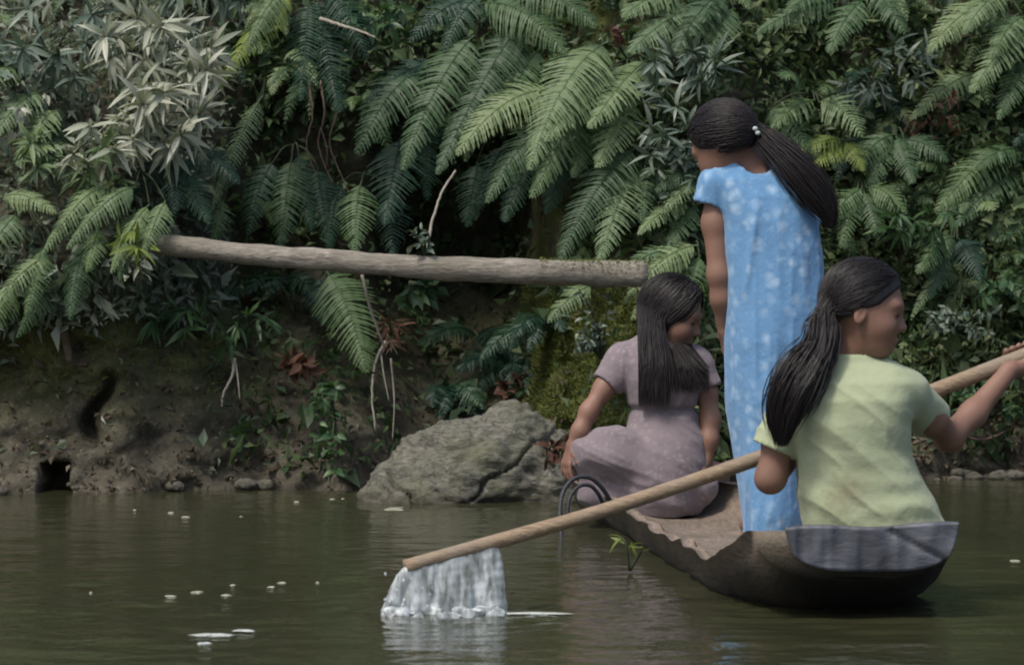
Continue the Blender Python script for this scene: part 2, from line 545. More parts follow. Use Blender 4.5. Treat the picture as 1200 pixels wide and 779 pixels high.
def m_water():
    m, nt, b = new_mat('river_water'); k = NB(nt)
    p = k.pos()
    n = k.noise(p, 1.3, 3)
    k.l(k.mix(n, (0.030, 0.034, 0.016), (0.046, 0.046, 0.024)), b.inputs['Base Color'])
    b.inputs['Roughness'].default_value = 0.07
    b.inputs['IOR'].default_value = 1.33
    h = k.math('ADD', k.noise(p, 16, 3, 0.5, 0.4), k.math('MULTIPLY', k.noise(p, 48, 2), 0.25))
    k.l(k.bump(h, 0.5, 0.007), b.inputs['Normal'])
    return m
M['water'] = m_water()

def m_splash():
    m, nt, b = new_mat('falling_water'); k = NB(nt)
    v = k.mapping(k.coord(), (1, 1, 0.25))
    n = k.noise(v, 55, 4)
    b.inputs['Base Color'].default_value = (0.74, 0.80, 0.82, 1)
    b.inputs['Roughness'].default_value = 0.18
    b.inputs['IOR'].default_value = 1.33
    k.l(k.ramp(n, [(0.35, 0.35), (0.65, 0.92)]), b.inputs['Transmission Weight'])
    return m
M['splash'] = m_splash()
M['foam'] = plain_mat('foam', (0.22, 0.25, 0.22), (0.62, 0.66, 0.62), 160, 0.4)

# ------------------------------------------------------------------ the river bank (surface Y as a function of x and height)
COLS = np.array([-6000, -300, 0, 130, 210, 300, 400, 500, 600, 660, 740, 850, 1000, 1200, 1500, 7000], float)
ROWS = np.array([-0.5, 0.0, 0.14, 0.31, 0.48, 0.65, 0.82, 1.04, 1.32, 1.60, 1.9, 2.6, 3.6])
_T = {
    'left':  [12.25, 12.34, 12.42, 12.50, 12.50, 12.46, 12.48, 12.66, 13.0, 13.4, 13.7, 14.6, 16.0],
    'l2':    [12.25, 12.36, 12.46, 12.60, 12.72, 12.82, 12.86, 12.90, 13.1, 13.4, 13.7, 14.6, 16.0],
    'l3':    [12.35, 12.46, 12.58, 12.80, 13.05, 13.25, 13.32, 13.32, 13.3, 13.4, 13.7, 14.6, 16.0],
    'deep':  [12.7, 12.86, 13.0, 13.25, 13.5, 13.7, 13.75, 13.55, 13.4, 13.5, 13.8, 14.6, 16.0],
    'mound': [12.25, 12.38, 12.40, 12.42, 12.46, 12.60, 13.1, 13.2, 13.25, 13.4, 13.7, 14.6, 16.0],
    'r1':    [12.45, 12.60, 12.66, 12.74, 12.85, 12.98, 13.1, 13.2, 13.3, 13.5, 13.8, 14.7, 16.1],
    'r2':    [12.75, 12.95, 13.03, 13.13, 13.24, 13.36, 13.46, 13.58, 13.7, 13.85, 14.1, 15.0, 16.4],
}
COLT = ['left', 'left', 'left', 'left', 'l2', 'l3', 'l3', 'deep', 'deep', 'r1', 'mound', 'r1', 'r2', 'r2', 'r2', 'r2']
TAB = np.array([_T[c] for c in COLT])
COLX = (COLS - CX) / F_PX * 12.6

def bank_Y(x, z, detail=True):
    x = np.asarray(x, float); z = np.asarray(z, float)
    ci = np.clip(np.searchsorted(COLX, x) - 1, 0, len(COLX) - 2)
    ri = np.clip(np.searchsorted(ROWS, z) - 1, 0, len(ROWS) - 2)
    u = np.clip((x - COLX[ci]) / (COLX[ci + 1] - COLX[ci]), 0, 1); u = u * u * (3 - 2 * u)
    v = np.clip((z - ROWS[ri]) / (ROWS[ri + 1] - ROWS[ri]), 0, 1)
    Y = (TAB[ci, ri] * (1 - u) + TAB[ci + 1, ri] * u) * (1 - v) + (TAB[ci, ri + 1] * (1 - u) + TAB[ci + 1, ri + 1] * u) * v
    p = np.stack([x, z, 0 * x + 3.3], -1)
    Y = Y + 0.07 * fbm(p, 2.4, 3, 5)
    if detail:
        Y = Y + 0.03 * fbm(p * np.array([1, 1.6, 1]), 11, 3, 9)
        # ledges and washed-out gaps in the earth face
        Y = Y + 0.035 * np.abs(vnoise(p * np.array([0.7, 2.6, 1]), 4.2, 31)) * sstep(0.6, 0.3, z)
        # a burrow at the waterline
        hx, hz = (62 - CX) / F_PX * 12.36, 0.0
        m = sstep(0.055, 0.036, np.abs(x - hx + 0.01 * vnoise(p, 30, 2))) * sstep(0.10, 0.075, z)
        Y = Y + 0.28 * m
        # a vertical cleft above it
        cl = (112 - CX) / F_PX * 12.4 + 0.035 * np.sin(z * 22)
        Y = Y + 0.12 * sstep(0.03, 0.008, np.abs(x - cl)) * sstep(0.13, 0.2, z) * sstep(0.42, 0.3, z)
    return Y

xs = np.concatenate([np.linspace(-34, -5, 24), np.linspace(-4.8, -2.15, 40), np.arange(-2.1, 2.35, 0.0135), np.linspace(2.4, 4.8, 40), np.linspace(5, 34, 24)])
zs = np.concatenate([np.linspace(-0.5, -0.05, 6), np.arange(-0.03, 0.75, 0.0125), np.arange(0.76, 1.9, 0.022), np.linspace(1.95, 3.6, 30)])
GX, GZ = np.meshgrid(xs, zs, indexing='ij')
GY = bank_Y(GX, GZ)
# the slope goes on upwards, out of the picture
ze = np.array([4.5, 6.0, 8.5, 12.0, 16.0]); ye = np.array([1.3, 3.2, 6.5, 11.0, 17.0])
GX2 = np.repeat(xs[:, None], 5, 1); GY2 = GY[:, -1:] + ye[None]; GZ2 = np.repeat(ze[None], len(xs), 0) + 0.4 * vnoise(np.stack([GX2, GY2, GX2 * 0], -1), 0.4, 4)
BX = np.hstack([GX, GX2]); BY = np.hstack([GY, GY2]); BZ = np.hstack([GZ, GZ2])
nx, nz = BX.shape
V = np.stack([BX, BY, BZ], -1).reshape(-1, 3)
ii = np.arange(nx - 1)[:, None] * nz; jj = np.arange(nz - 1)[None]
Fa = np.stack([ii + jj, ii + nz + jj, ii + nz + jj + 1, ii + jj + 1], -1).reshape(-1, 4)
me = mesh_np('riverbank', V, Fa, M['bank'])
bpx, bpy_ = proj(V)
moss = sstep(0.18, 0.5, V[:, 2]) * 0.8 + 0.2 * sstep(0.05, 0.3, V[:, 2])
moss *= 1 - 0.85 * sstep(0.45, 0.75, V[:, 2])
moss = np.maximum(moss, sstep(150, 70, np.abs(bpx - 720)) * sstep(0.1, 0.25, V[:, 2]))
moss = moss * (1 - 0.6 * sstep(250, 330, bpx) * sstep(640, 560, bpx))
set_attr(me, 'moss', moss)
tag(obj('riverbank', me), 'steep earth bank with mossy patches above the river', 'bank', kind='structure')

def bank_hit(px, py):
    """point where a line of sight meets the bank"""
    Ys = np.linspace(11.8, 16.5, 470)
    a = P(px, py, 1.0); 
    d = (a - np.array([0, 0, CAM_H]))
    pts = np.array([0, 0, CAM_H]) + d * Ys[:, None]
    inside = Ys > bank_Y(pts[:, 0], pts[:, 2], False)
    i = int(np.argmax(inside)) if inside.any() else len(Ys) - 1
    return pts[i]

# ------------------------------------------------------------------ the river
wx = np.concatenate([[-300, -90, -30, -12, -6, -4], np.arange(-3.0, 3.0, 0.028), [3.2, 4, 6, 12, 30, 90, 300]])
wy = np.concatenate([[-300, -90, -30, -8, 0, 3, 5, 6], np.arange(6.6, 13.4, 0.028), [13.6, 14.5, 40]])
WX, WY = np.meshgrid(wx, wy, indexing='ij')
pw = np.stack([WX, WY, WX * 0 + 1.7], -1)
hz = 0.0030 * vnoise(pw * np.array([0.8, 1.25, 1]), 7.5, 41) + 0.0020 * vnoise(pw * np.array([0.8, 1.3, 1]), 13, 42)
hz += 0.0030 * vnoise(pw * np.array([0.6, 1.0, 1]), 2.6, 43)
calm = 0.35 + 0.65 * sstep(12.2, 9.0, WY)
hz *= calm
SPL = P(522, 720, 8.60)
rr = np.hypot(WX - SPL[0], WY - SPL[1])
hz += 0.0045 * np.cos(rr * 2 * np.pi / 0.105) * np.exp(-rr * 3.2) * sstep(0.03, 0.12, rr)
dst = np.hypot(np.maximum(np.abs(WX - 0.76) - 0.2, 0), WY - 8.75)
hz += 0.0035 * np.cos(dst * 2 * np.pi / 0.12) * np.exp(-dst * 2.4)
rb = np.hypot((WX - (-0.12)) / 1.3, WY - 11.8)
hz += 0.0025 * np.cos(rb * 2 * np.pi / 0.1) * np.exp(-np.abs(rb - 0.3) * 2.0)
hz *= (np.abs(WX) < 3) & (WY > 6.5) & (WY < 13.5)
V = np.stack([WX, WY, hz], -1).reshape(-1, 3)
n2 = len(wy)
ii = np.arange(len(wx) - 1)[:, None] * n2; jj = np.arange(n2 - 1)[None]
Fa = np.stack([ii + jj, ii + n2 + jj, ii + n2 + jj + 1, ii + jj + 1], -1).reshape(-1, 4)
tag(obj('river', mesh_np('river', V, Fa, M['water'])), 'still olive brown river water with small ripples', 'water', kind='structure')

# ------------------------------------------------------------------ boulder at the water's edge
c0 = P(560, 590, 12.1)
fld = Field(c0 + [-0.5, -0.42, -0.14], c0 + [0.42, 0.42, 0.42], 0.009)
B = lambda px, py, Y: P(px, py, Y)
fld.ell(B(540, 578, 12.14), (0.20, 0.24, 0.235), k=0.05)
fld.ell(B(600, 560, 12.2), (0.20, 0.26, 0.225), k=0.08)
fld.ell(B(470, 590, 12.06), (0.125, 0.16, 0.135), k=0.08)
fld.ell(B(437, 594, 12.02), (0.07, 0.10, 0.05), k=0.05)
fld.ell(B(650, 572, 12.16), (0.17, 0.24, 0.19), k=0.05)
V, Fa = fld.mesh()
N = vnormals(V, Fa)
px_, py_ = proj(V)
dsp = 0.030 * fbm(V, 6, 3, 3) + 0.012 * fbm(V * np.array([1, 1, 1.8]), 22, 3, 8) - 0.010 * np.abs(vnoise(V * np.array([1, 1, 2.2]), 34, 5))
# cracks: one running down from the right shoulder, one along the left foot
crx = B(652, 505, 12)[0] + (V[:, 2] - 0.23) * 1.25 + 0.012 * np.sin(V[:, 2] * 60)
dsp -= 0.035 * sstep(0.013, 0.003, np.abs(V[:, 0] - crx + 0.012 * vnoise(V, 25, 77))) * (V[:, 1] < 12.2)
crx2 = B(455, 560, 12)[0] + (0.09 - V[:, 2]) * 0.9 + 0.01 * np.sin(V[:, 2] * 80)
dsp -= 0.035 * sstep(0.016, 0.004, np.abs(V[:, 0] - crx2)) * (V[:, 1] < 12.1) * (V[:, 2] < 0.1)
nk = P(447, 580, 12.0)
dsp -= 0.03 * sstep(0.06, 0.02, np.hypot(V[:, 0] - nk[0], V[:, 2] - nk[2])) * (V[:, 1] < 12.05)
V = V + N * dsp[:, None]
tag(mk('boulder', V, Fa, M['rock']), 'large pitted grey boulder with diagonal crack at water edge', 'boulder')

# smaller stones along the shore
def stone(px, py, Y, r, seed, name='stone', sq=(1.2, 1.0, 0.7)):
    c = P(px, py, Y)
    f = Field(c - r * 1.9, c + r * 1.9, r / 6)
    f.ell(c, np.array(sq) * r, k=0)
    V, Fa = f.mesh(); N = vnormals(V, Fa)
    V = V + N * (r * 0.25 * fbm(V + seed * 3.1, 1.2 / r, 2, seed))[:, None]
    return mk(name, V, Fa, M['rock'])
st_r = random.Random(3)
for i in range(18):
    px = st_r.uniform(1085, 1230); Yb = float(bank_Y((px - 600) / F_PX * 12.9, 0.0)) - st_r.uniform(0.0, 0.08)
    c = P(px, 560, Yb); py = 250 + 4500 / Yb * (0.9 - st_r.uniform(-0.01, 0.02))
    tag(stone(px, py, Yb, st_r.uniform(0.008, 0.03), i), 'small wet stone on the gravel shore under the right-hand slope', 'stone', 'stones on the gravel shore')
for i in range(9):
    px = st_r.uniform(-20, 330); Yb = float(bank_Y((px - 600) / F_PX * 12.4, 0.0)) - st_r.uniform(-0.02, 0.04)
    py = 250 + 4500 / Yb * (0.9 - st_r.uniform(0.0, 0.03))
    tag(stone(px, py, Yb, st_r.uniform(0.01, 0.036), 50 + i), 'small muddy stone at the foot of the bare earth bank', 'stone', 'stones under the earth bank')

# ------------------------------------------------------------------ fallen log bridging the hollow
lp = resample([P(130, 281, 12.62), P(185, 286, 12.42), P(320, 300, 12.34), P(480, 312, 12.30), P(620, 318, 12.30), P(757, 322, 12.36)], 64)
r = np.linspace(0.029, 0.044, 64) * (1 + 0.05 * vnoise(np.stack([np.linspace(0, 9, 64)] * 3, -1), 1.0, 3))
lt = thing('fallen_log', lp[32], 'weathered grey brown log lying across the dark hollow', 'log')
Vt, Fq, Ft = tube(lp, r, 18)
dd = 0.004 * fbm(Vt * np.array([1, 3, 3]), 14, 3, 4)
cl = np.vstack([np.repeat(lp, 18, 0), lp[:1], lp[-1:]])
Vt = Vt + nrm(Vt - cl + 1e-9) * dd[:, None]
trunk = mk('trunk', Vt, quads_tris(Fq, Ft), M['log'], lt)
# moss on the right end
mv = []; mf = []
mr = np.random.default_rng(5)
def moss_tufts(centres, normals, size, r_):
    n = len(centres)
    a = nrm(np.cross(normals, r_.normal(size=(n, 3)))); up = nrm(normals + 0.5 * r_.normal(size=(n, 3)))
    s = size * r_.uniform(0.6, 1.4, (n, 1))
    V = np.stack([centres - a * s * 0.22, centres + a * s * 0.22, centres + up * s + a * s * 0.1], 1).reshape(-1, 3)
    return V, np.arange(3 * n).reshape(-1, 3)
ii = mr.integers(52, 64, 900); an = mr.normal(0.3, 0.75, 900)
T = nrm(np.gradient(lp, axis=0))
nn = np.stack([0 * an, -np.sin(an), np.cos(an)], -1)
pc = lp[ii] + nn * (r[ii] * 0.98)[:, None] + T[ii] * mr.uniform(-0.012, 0.012, (900, 1))
Vm, Fm = moss_tufts(pc, nn, 0.008, mr)
mo = mk('moss_patch', Vm, Fm, M['moss'], lt); mo['kind'] = 'stuff'
set_attr(mo.data, 'tint', np.repeat(mr.uniform(0.6, 1, 900), 3))

# ------------------------------------------------------------------ dugout canoe
ST = np.array([  # Y, x left, x right, z left, z right, bottom z, flare
    [8.50, .546, .984, .200, .208, .100, .72],
    [8.58, .536, .996, .198, .206, .058, .72],
    [8.70, .520, 1.005, .170, .190, .010, .70],
    [8.85, .494, 1.010, .115, .160, -.03, .66],
    [9.10, .456, 1.005, .085, .135, -.08, .60],
    [9.60, .408, .975, .080, .125, -.10, .56],
    [10.20, .352, .915, .080, .120, -.10, .52],
    [10.80, .280, .780, .085, .118, -.09, .48],
    [11.20, .222, .610, .095, .120, -.07, .42],
    [11.50, .176, .420, .104, .122, -.03, .36],
    [11.68, .176, .270, .110, .118, .03, .3]])
yy = np.concatenate([np.linspace(8.5, 9.1, 22), np.linspace(9.14, 11.68, 60)])
S = np.stack([np.interp(yy, ST[:, 0], ST[:, i]) for i in range(7)], -1)
for c in range(1, 7):
    S[:, c] = np.convolve(np.pad(S[:, c], 2, mode='edge'), np.ones(5) / 5, 'valid')
S[:, 1] += 0.007 * vnoise(np.stack([yy, yy * 0, yy * 0], -1), 7, 1)
S[:, 3] += 0.010 * vnoise(np.stack([yy, yy * 0, yy * 0], -1), 9, 2)
mid = (S[:, 1] + S[:, 2]) / 2; hw = (S[:, 2] - S[:, 1]) / 2
TH = 0.032
def section(i, inner, m=13):
    th = np.linspace(0, np.pi, m)
    bx = np.cos(np.pi - th); bz = np.sin(th)
    e = 0.62
    sx = np.sign(bx) * np.abs(bx) ** e
    zt = np.interp(sx, [-1, 1], [S[i, 3], S[i, 4]])
    if inner:
        w = hw[i] - TH; bot = max(S[i, 5] + 0.05, 0.028)
        if yy[i] < 8.66: bot = max(bot, 0.13)
    else:
        w = hw[i]; bot = S[i, 5]
    fl = 1 - (1 - S[i, 6]) * bz ** 1.5 * 0.6
    z = zt - (zt - bot) * bz ** 0.72
    return np.stack([mid[i] + sx * w * fl, np.full(m, yy[i]), z], -1)
nS = len(yy); m = 13
ch = thing('dugout_canoe', (0.6, 10.0, 0.0), 'weathered brown dugout canoe carrying three girls', 'canoe')
out = np.array([section(i, False) for i in range(nS)])
i0 = 3; i1 = nS - 3
inn = np.array([section(i, True) for i in range(i0, i1)])
Vh = np.vstack([out.reshape(-1, 3), inn.reshape(-1, 3)])
Vh = Vh + 0.006 * np.stack([fbm(Vh * np.array([1, .4, 1]), 16, 3, 2), 0 * Vh[:, 0], 0.4 * fbm(Vh, 16, 3, 6)], -1)
Fh = []
oi = lambda i, j: i * m + j
ni = lambda i, j: nS * m + (i - i0) * m + j
for i in range(nS - 1):
    for j in range(m - 1): Fh.append([oi(i, j), oi(i + 1, j), oi(i + 1, j + 1), oi(i, j + 1)])
for i in range(i0, i1 - 1):
    for j in range(m - 1): Fh.append([ni(i, j), ni(i, j + 1), ni(i + 1, j + 1), ni(i + 1, j)])
    for j in (0, m - 1):
        f = [oi(i, j), ni(i, j), ni(i + 1, j), oi(i + 1, j)]
        Fh.append(f if j else f[::-1])
# end blocks: top faces fore and aft of the hollow, and the two ends
for (a, b) in ((0, i0), (i1 - 1, nS - 1)):
    for i in range(a, b):
        for j in range(m // 2):
            Fh.append([oi(i, j), oi(i, m - 1 - j), oi(i + 1, m - 1 - j), oi(i + 1, j)] if j == 0 else [oi(i, 0)] * 4)
Fh = [f for f in Fh if len(set(f)) == 4]
for j in range(m // 2):
    Fh.append([oi(0, j), oi(0, j + 1), oi(0, m - 2 - j), oi(0, m - 1 - j)] if j < m // 2 - 0 and j + 1 != m - 2 - j else [oi(0, j), oi(0, j + 1), oi(0, m - 1 - j), oi(0, m - 1 - j)])
    q = nS - 1
    if j + 1 != m - 2 - j: Fh.append([oi(q, j), oi(q, m - 1 - j), oi(q, m - 2 - j), oi(q, j + 1)])
    for (e, kk) in ((i0, 1), (i1 - 1, -1)):
        if j + 1 != m - 2 - j: Fh.append([ni(e, j), ni(e, m - 1 - j), ni(e, m - 2 - j), ni(e, j + 1)][::kk])
Fh = [f for f in Fh if len(set(f)) == 4]
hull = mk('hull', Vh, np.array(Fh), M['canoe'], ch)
# undershade painted dark into the outside wood colour, strongest under the stern
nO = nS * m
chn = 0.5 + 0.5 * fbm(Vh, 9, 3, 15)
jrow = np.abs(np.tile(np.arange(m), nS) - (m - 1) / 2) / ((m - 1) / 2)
hull_shade = np.zeros(len(Vh))
hull_shade[:nO] = np.clip(sstep(1.0, 0.8, jrow) * (0.75 + 0.35 * chn[:nO]) + 0.25 * sstep(8.75, 8.5, Vh[:nO, 1]), 0, 1)
hull_shade[nO:] = 0.25 * chn[nO:]
hull_shade *= 1 - 0.8 * sstep(0.62, 0.57, Vh[:, 0]) * sstep(8.72, 8.6, Vh[:, 1]) * sstep(0.06, 0.11, Vh[:, 2])
set_attr(hull.data, 'hull_shade', hull_shade)
# weathered end face of the stern, a worn slab standing just proud of the hull
xa, xb = 0.605, 0.990
gx, gz = 70, 14
E = []
for lay, yv in ((0, 8.474), (1, 8.515)):
    for a in range(gx):
        u = a / (gx - 1)
        for b in range(gz):
            v = b / (gz - 1)
            zt = 0.204 + 0.010 * u + 0.004 * math.sin(u * 9)
            zb = 0.108 + 0.035 * (2 * u - 1) ** 4
            x = (xa + (xb - xa) * u)
            x = 0.798 + (x - 0.798) * (1 - 0.10 * (1 - v) ** 1.5)
            z = zb + (zt - zb) * v
            yo = yv + (0.006 * (1 - v) if lay == 0 else 0.03 * (1 - v))
            E.append([x, yo, z])
E = np.array(E)
E[:gx * gz, 1] += 0.004 * vnoise(E[:gx * gz] * np.array([1, 1, 0.5]), 40, 3)
crk = np.abs((E[:gx * gz, 0] - 0.83) - (0.2 - E[:gx * gz, 2]) * 1.9)
E[:gx * gz, 1] += 0.009 * sstep(0.020, 0.002, crk) + 0.006 * np.abs(vnoise(E[:gx * gz] * np.array([3.0, 1, 0.5]), 12, 6))
Fe = []
e_ = lambda l, a, b: l * gx * gz + a * gz + b
for a in range(gx - 1):
    for b in range(gz - 1):
        Fe.append([e_(0, a, b), e_(0, a + 1, b), e_(0, a + 1, b + 1), e_(0, a, b + 1)])
        Fe.append([e_(1, a, b), e_(1, a, b + 1), e_(1, a + 1, b + 1), e_(1, a + 1, b)])
    Fe.append([e_(0, a, gz - 1), e_(0, a + 1, gz - 1), e_(1, a + 1, gz - 1), e_(1, a, gz - 1)])
    Fe.append([e_(0, a, 0), e_(1, a, 0), e_(1, a + 1, 0), e_(0, a + 1, 0)])
for b in range(gz - 1):
    Fe.append([e_(0, 0, b), e_(0, 0, b + 1), e_(1, 0, b + 1), e_(1, 0, b)])
    Fe.append([e_(0, gx - 1, b), e_(1, gx - 1, b), e_(1, gx - 1, b + 1), e_(0, gx - 1, b + 1)])
so = mk('stern_face', E, np.array(Fe), M['stern'], ch)
so['label'] = 'cracked blue grey stern end'

# rope looped at the bow
rp = resample([P(659, 640, 10.7), P(656, 604, 10.74), P(660, 576, 10.78), P(674, 560, 10.80), P(692, 560, 10.82), P(706, 572, 10.84), P(716, 588, 10.86)], 40)
rt = thing('mooring_rope', rp[20], 'dark rope looped over the canoe bow', 'rope')
tube_obj('rope_strand', rp, 0.0062, M['rope'], rt, 8)
rp2 = resample([P(664, 612, 10.76), P(667, 585, 10.78), P(678, 570, 10.80), P(692, 569, 10.82), P(702, 580, 10.84), P(708, 594, 10.87)], 30)
tube_obj('rope_strand', rp2, 0.0055, M['rope'], rt, 8)

# ------------------------------------------------------------------ the long pole
PO_PX = np.array([475, 700, 885, 1000, 1090, 1195, 1300], float)
PO_PY = np.array([664, 600, 538, 496, 460, 419, 378], float)
PO_Y = 8.62 + (PO_PX - 475) / 720 * 0.49
pole_pts = resample([P(a, b, c) for a, b, c in zip(PO_PX, PO_PY, PO_Y)], 80)
pr = np.linspace(0.0165, 0.0200, 80) * (1 + 0.05 * vnoise(np.stack([np.linspace(0, 12, 80)] * 3, -1), 1.0, 8))
pole_px = proj(pole_pts)[0]
def pole_at(px):
    i = int(np.argmin(np.abs(pole_px - px)))
    return pole_pts[i], unit(pole_pts[min(i + 1, 79)] - pole_pts[max(i - 1, 0)])
po = tag(tube_obj('boat_pole', pole_pts, pr, M['pole'], None, 14), 'long bare wooden pole held by the girl in the green shirt', 'pole')

# ------------------------------------------------------------------ people
def head_frame(fwd, up):
    f = unit(fwd); r = unit(np.cross(f, up)); u = np.cross(r, f)
    return f, r, u

def add_head(fl, c, fr, sc, ears=True):
    f, r, u = fr
    L = lambda a, b, d: np.asarray(c) + sc * (a * f + b * r + d * u)
    R = np.stack([f, r, u])
    e = lambda p, rad, k=0.02, op='add': fl.ell(L(*p), np.array(rad) * sc, R, k * sc, op)
    e((-0.004, 0, 0.022), (0.094, 0.076, 0.088))
    e((0.036, 0, -0.040), (0.056, 0.058, 0.070), 0.04)
    e((0.060, 0, -0.085), (0.030, 0.034, 0.024), 0.03)
    for s in (-1, 1):
        e((0.055, s * 0.034, -0.036), (0.034, 0.026, 0.030), 0.02)
        e((0.092, s * 0.032, 0.000), (0.012, 0.017, 0.010), 0.012, 'sub')
        e((0.077, s * 0.031, -0.001), (0.012, 0.015, 0.010), 0.006)
        if ears:
            e((-0.002, s * 0.075, -0.020), (0.016, 0.006, 0.026), 0.008)
            e((0.004, s * 0.082, -0.020), (0.008, 0.005, 0.014), 0.005, 'sub')
        e((0.094, s * 0.011, -0.032), (0.010, 0.009, 0.008), 0.008)
    e((0.078, 0, 0.020), (0.016, 0.050, 0.012), 0.02)
    fl.cone(L(0.086, 0, 0.004), L(0.106, 0, -0.027), 0.007 * sc, 0.010 * sc, 0.012 * sc)
    e((0.088, 0, -0.058), (0.012, 0.024, 0.007), 0.008)
    e((0.086, 0, -0.069), (0.012, 0.021, 0.007), 0.006)
    return L, R

def face_bits(parent, L, fr, sc):
    f, r, u = fr
    for s in (-1, 1):
        fl = Field(L(0.088, s * 0.031, -0.002) - 0.02, L(0.088, s * 0.031, -0.002) + 0.02, 0.0022)
        fl.ell(L(0.0845, s * 0.032, -0.003), np.array([0.006, 0.013, 0.0045]) * sc, np.stack([f, r, u]), 0)
        V, Fa = fl.mesh()
        mk('eye', V, Fa, M['eye'], parent)
        pts = [L(0.091, s * 0.014, 0.014), L(0.090, s * 0.028, 0.019), L(0.080, s * 0.046, 0.015)]
        tube_obj('eyebrow', resample(pts, 8), np.array([.002, .003, .0034, .0034, .003, .0026, .002, .001]) * sc, M['hair'], parent, 6)

def hand_open(fl, wrist, d, palm_n, side, sc=1.0, curl=0.25):
    d = unit(d); side = unit(np.asarray(side) - d * np.dot(side, d)); pn = unit(palm_n)
    for i, ln in enumerate((0.062, 0.070, 0.066, 0.052)):
        off = (0.026 - 0.0175 * i) * sc
        kn = wrist + d * 0.072 * sc + side * off
        fl.cone(wrist + side * off * 0.5, kn, 0.012 * sc, 0.0095 * sc, 0.012)
        p = kn; dd = unit(d + side * (0.14 - 0.09 * i))
        for q, part in enumerate((0.45, 0.32, 0.25)):
            ang = curl * (0.8 + 0.4 * q)
            dd = unit(dd * math.cos(ang) + pn * math.sin(ang))
            p2 = p + dd * ln * part * sc
            fl.cone(p, p2, (0.0085 - 0.0007 * q) * sc, (0.008 - 0.0008 * q) * sc, 0.003)
            p = p2
    t0 = wrist + d * 0.018 * sc + side * 0.018 * sc
    t1 = t0 + (d * 0.55 + side * 0.8) * 0.034 * sc
    t2 = t1 + unit(d * 0.85 + side * 0.35 + pn * 0.3) * 0.030 * sc
    fl.chain([t0, t1, t2], [0.013 * sc, 0.0105 * sc, 0.0085 * sc], 0.006)

def hand_grip(fl, C, A, wrist, rp, sc=1.0, s=1):
    """fingers closed round a pole at C with axis A"""
    A = unit(A); W = wrist - C; W = unit(W - A * np.dot(W, A)); Bv = np.cross(A, W) * s
    ring = lambda cc, a, rad: cc + (W * math.cos(a) + Bv * math.sin(a)) * rad
    for i in range(4):
        cc = C + A * (i - 1.5) * 0.0185 * sc
        kn = ring(cc, 0.55, rp + 0.017)
        fl.cone(wrist + A * (i - 1.5) * 0.008, kn, 0.014 * sc, 0.010 * sc, 0.012)
        prev = kn
        for q, a in enumerate((1.35, 2.2, 3.0, 3.9)):
            p = ring(cc, a, rp + 0.0075)
            fl.cone(prev, p, 0.0088 * sc, 0.0082 * sc, 0.003); prev = p
    cc = C + A * 0.036 * sc
    prev = wrist * 0.6 + ring(cc, -0.2, rp + 0.014) * 0.4
    for a in (-0.5, -1.3, -2.1):
        p = ring(cc, a, rp + 0.009)
        fl.cone(prev, p, 0.0115 * sc, 0.0095 * sc, 0.006); prev = p

def finish(name, fl, mat, parent, disp=None, it=1):
    V, Fa = fl.mesh()
    if it: V = relax(V, Fa, it, 0.5)
    if disp is not None:
        V = V + vnormals(V, Fa) * disp(V)[:, None]
    return mk(name, V, Fa, mat, parent)

def strands(name, paths, rad, parent, mat=None):
    """many thin 3-sided hairs as one mesh; paths (n, m, 3), rad (n, m)"""
    n, m = paths.shape[:2]
    T = nrm(np.gradient(paths, axis=1))
    ref = np.array([0.31, 0.77, 0.21])
    A = nrm(np.cross(T, ref)); Bv = np.cross(T, A)
    ang = np.arange(3) * 2 * np.pi / 3
    V = paths[:, :, None] + rad[:, :, None, None] * (np.cos(ang)[None, None, :, None] * A[:, :, None] + np.sin(ang)[None, None, :, None] * Bv[:, :, None])
    i = (np.arange(n) * m * 3)[:, None, None]; j = (np.arange(m - 1) * 3)[None, :, None]; q = np.arange(3)[None, None]; q2 = (q + 1) % 3
    Fa = np.stack([i + j + q, i + j + q2, i + j + 3 + q2, i + j + 3 + q], -1).reshape(-1, 4)
    o = mk(name, V.reshape(-1, 3), Fa, mat or M['hair'], parent)
    return o

def scalp_dirs(n, r_, face_lim=0.30, side_lim=-0.2, low=-0.42):
    """directions (fwd, side, up) of hair roots"""
    out = []
    while len(out) < n:
        d = unit(r_.normal(size=3))
        f, s, u = d
        if f > 0 and f * 0.85 - u * 0.62 > face_lim - 0.12: continue
        if u < low: continue
        if f > -0.15 and u < side_lim: continue
        out.append(d)
    return np.array(out)

CAP = np.array([0.100, 0.082, 0.096]); CAPC = np.array([-0.004, 0, 0.022])
def scalp_point(c, fr, sc, d, lift):
    f, r, u = fr
    rad = CAP + lift
    q = CAPC + d * rad
    return np.asarray(c) + sc * (q[..., :1] * f + q[..., 1:2] * r + q[..., 2:3] * u)

def hair_cap(c, fr, sc, parent):
    f, r, u = fr
    fl = Field(np.asarray(c) - 0.15, np.asarray(c) + 0.15, 0.004)
    cc = np.asarray(c) + sc * (CAPC[0] * f + CAPC[2] * u)
    R = np.stack([f, r, u])
    fl.ell(cc, (CAP + 0.001) * sc, R, 0)
    fl.plane(cc + f * 0.050 * sc + u * 0.0 * sc, f * 0.85 - u * 0.62)      # the face stays free
    fl.plane(cc - u * 0.052 * sc - f * 0.03, -u * 0.8 + f * 0.45)
    return finish('hair_cap', fl, M['hair'], parent, None, 2)

def slerp(a, b, t):
    dt = np.clip((a * b).sum(-1, keepdims=True), -0.999, 0.999)
    w = np.arccos(dt)
    return (np.sin((1 - t) * w) * a + np.sin(t * w) * b) / np.sin(w)

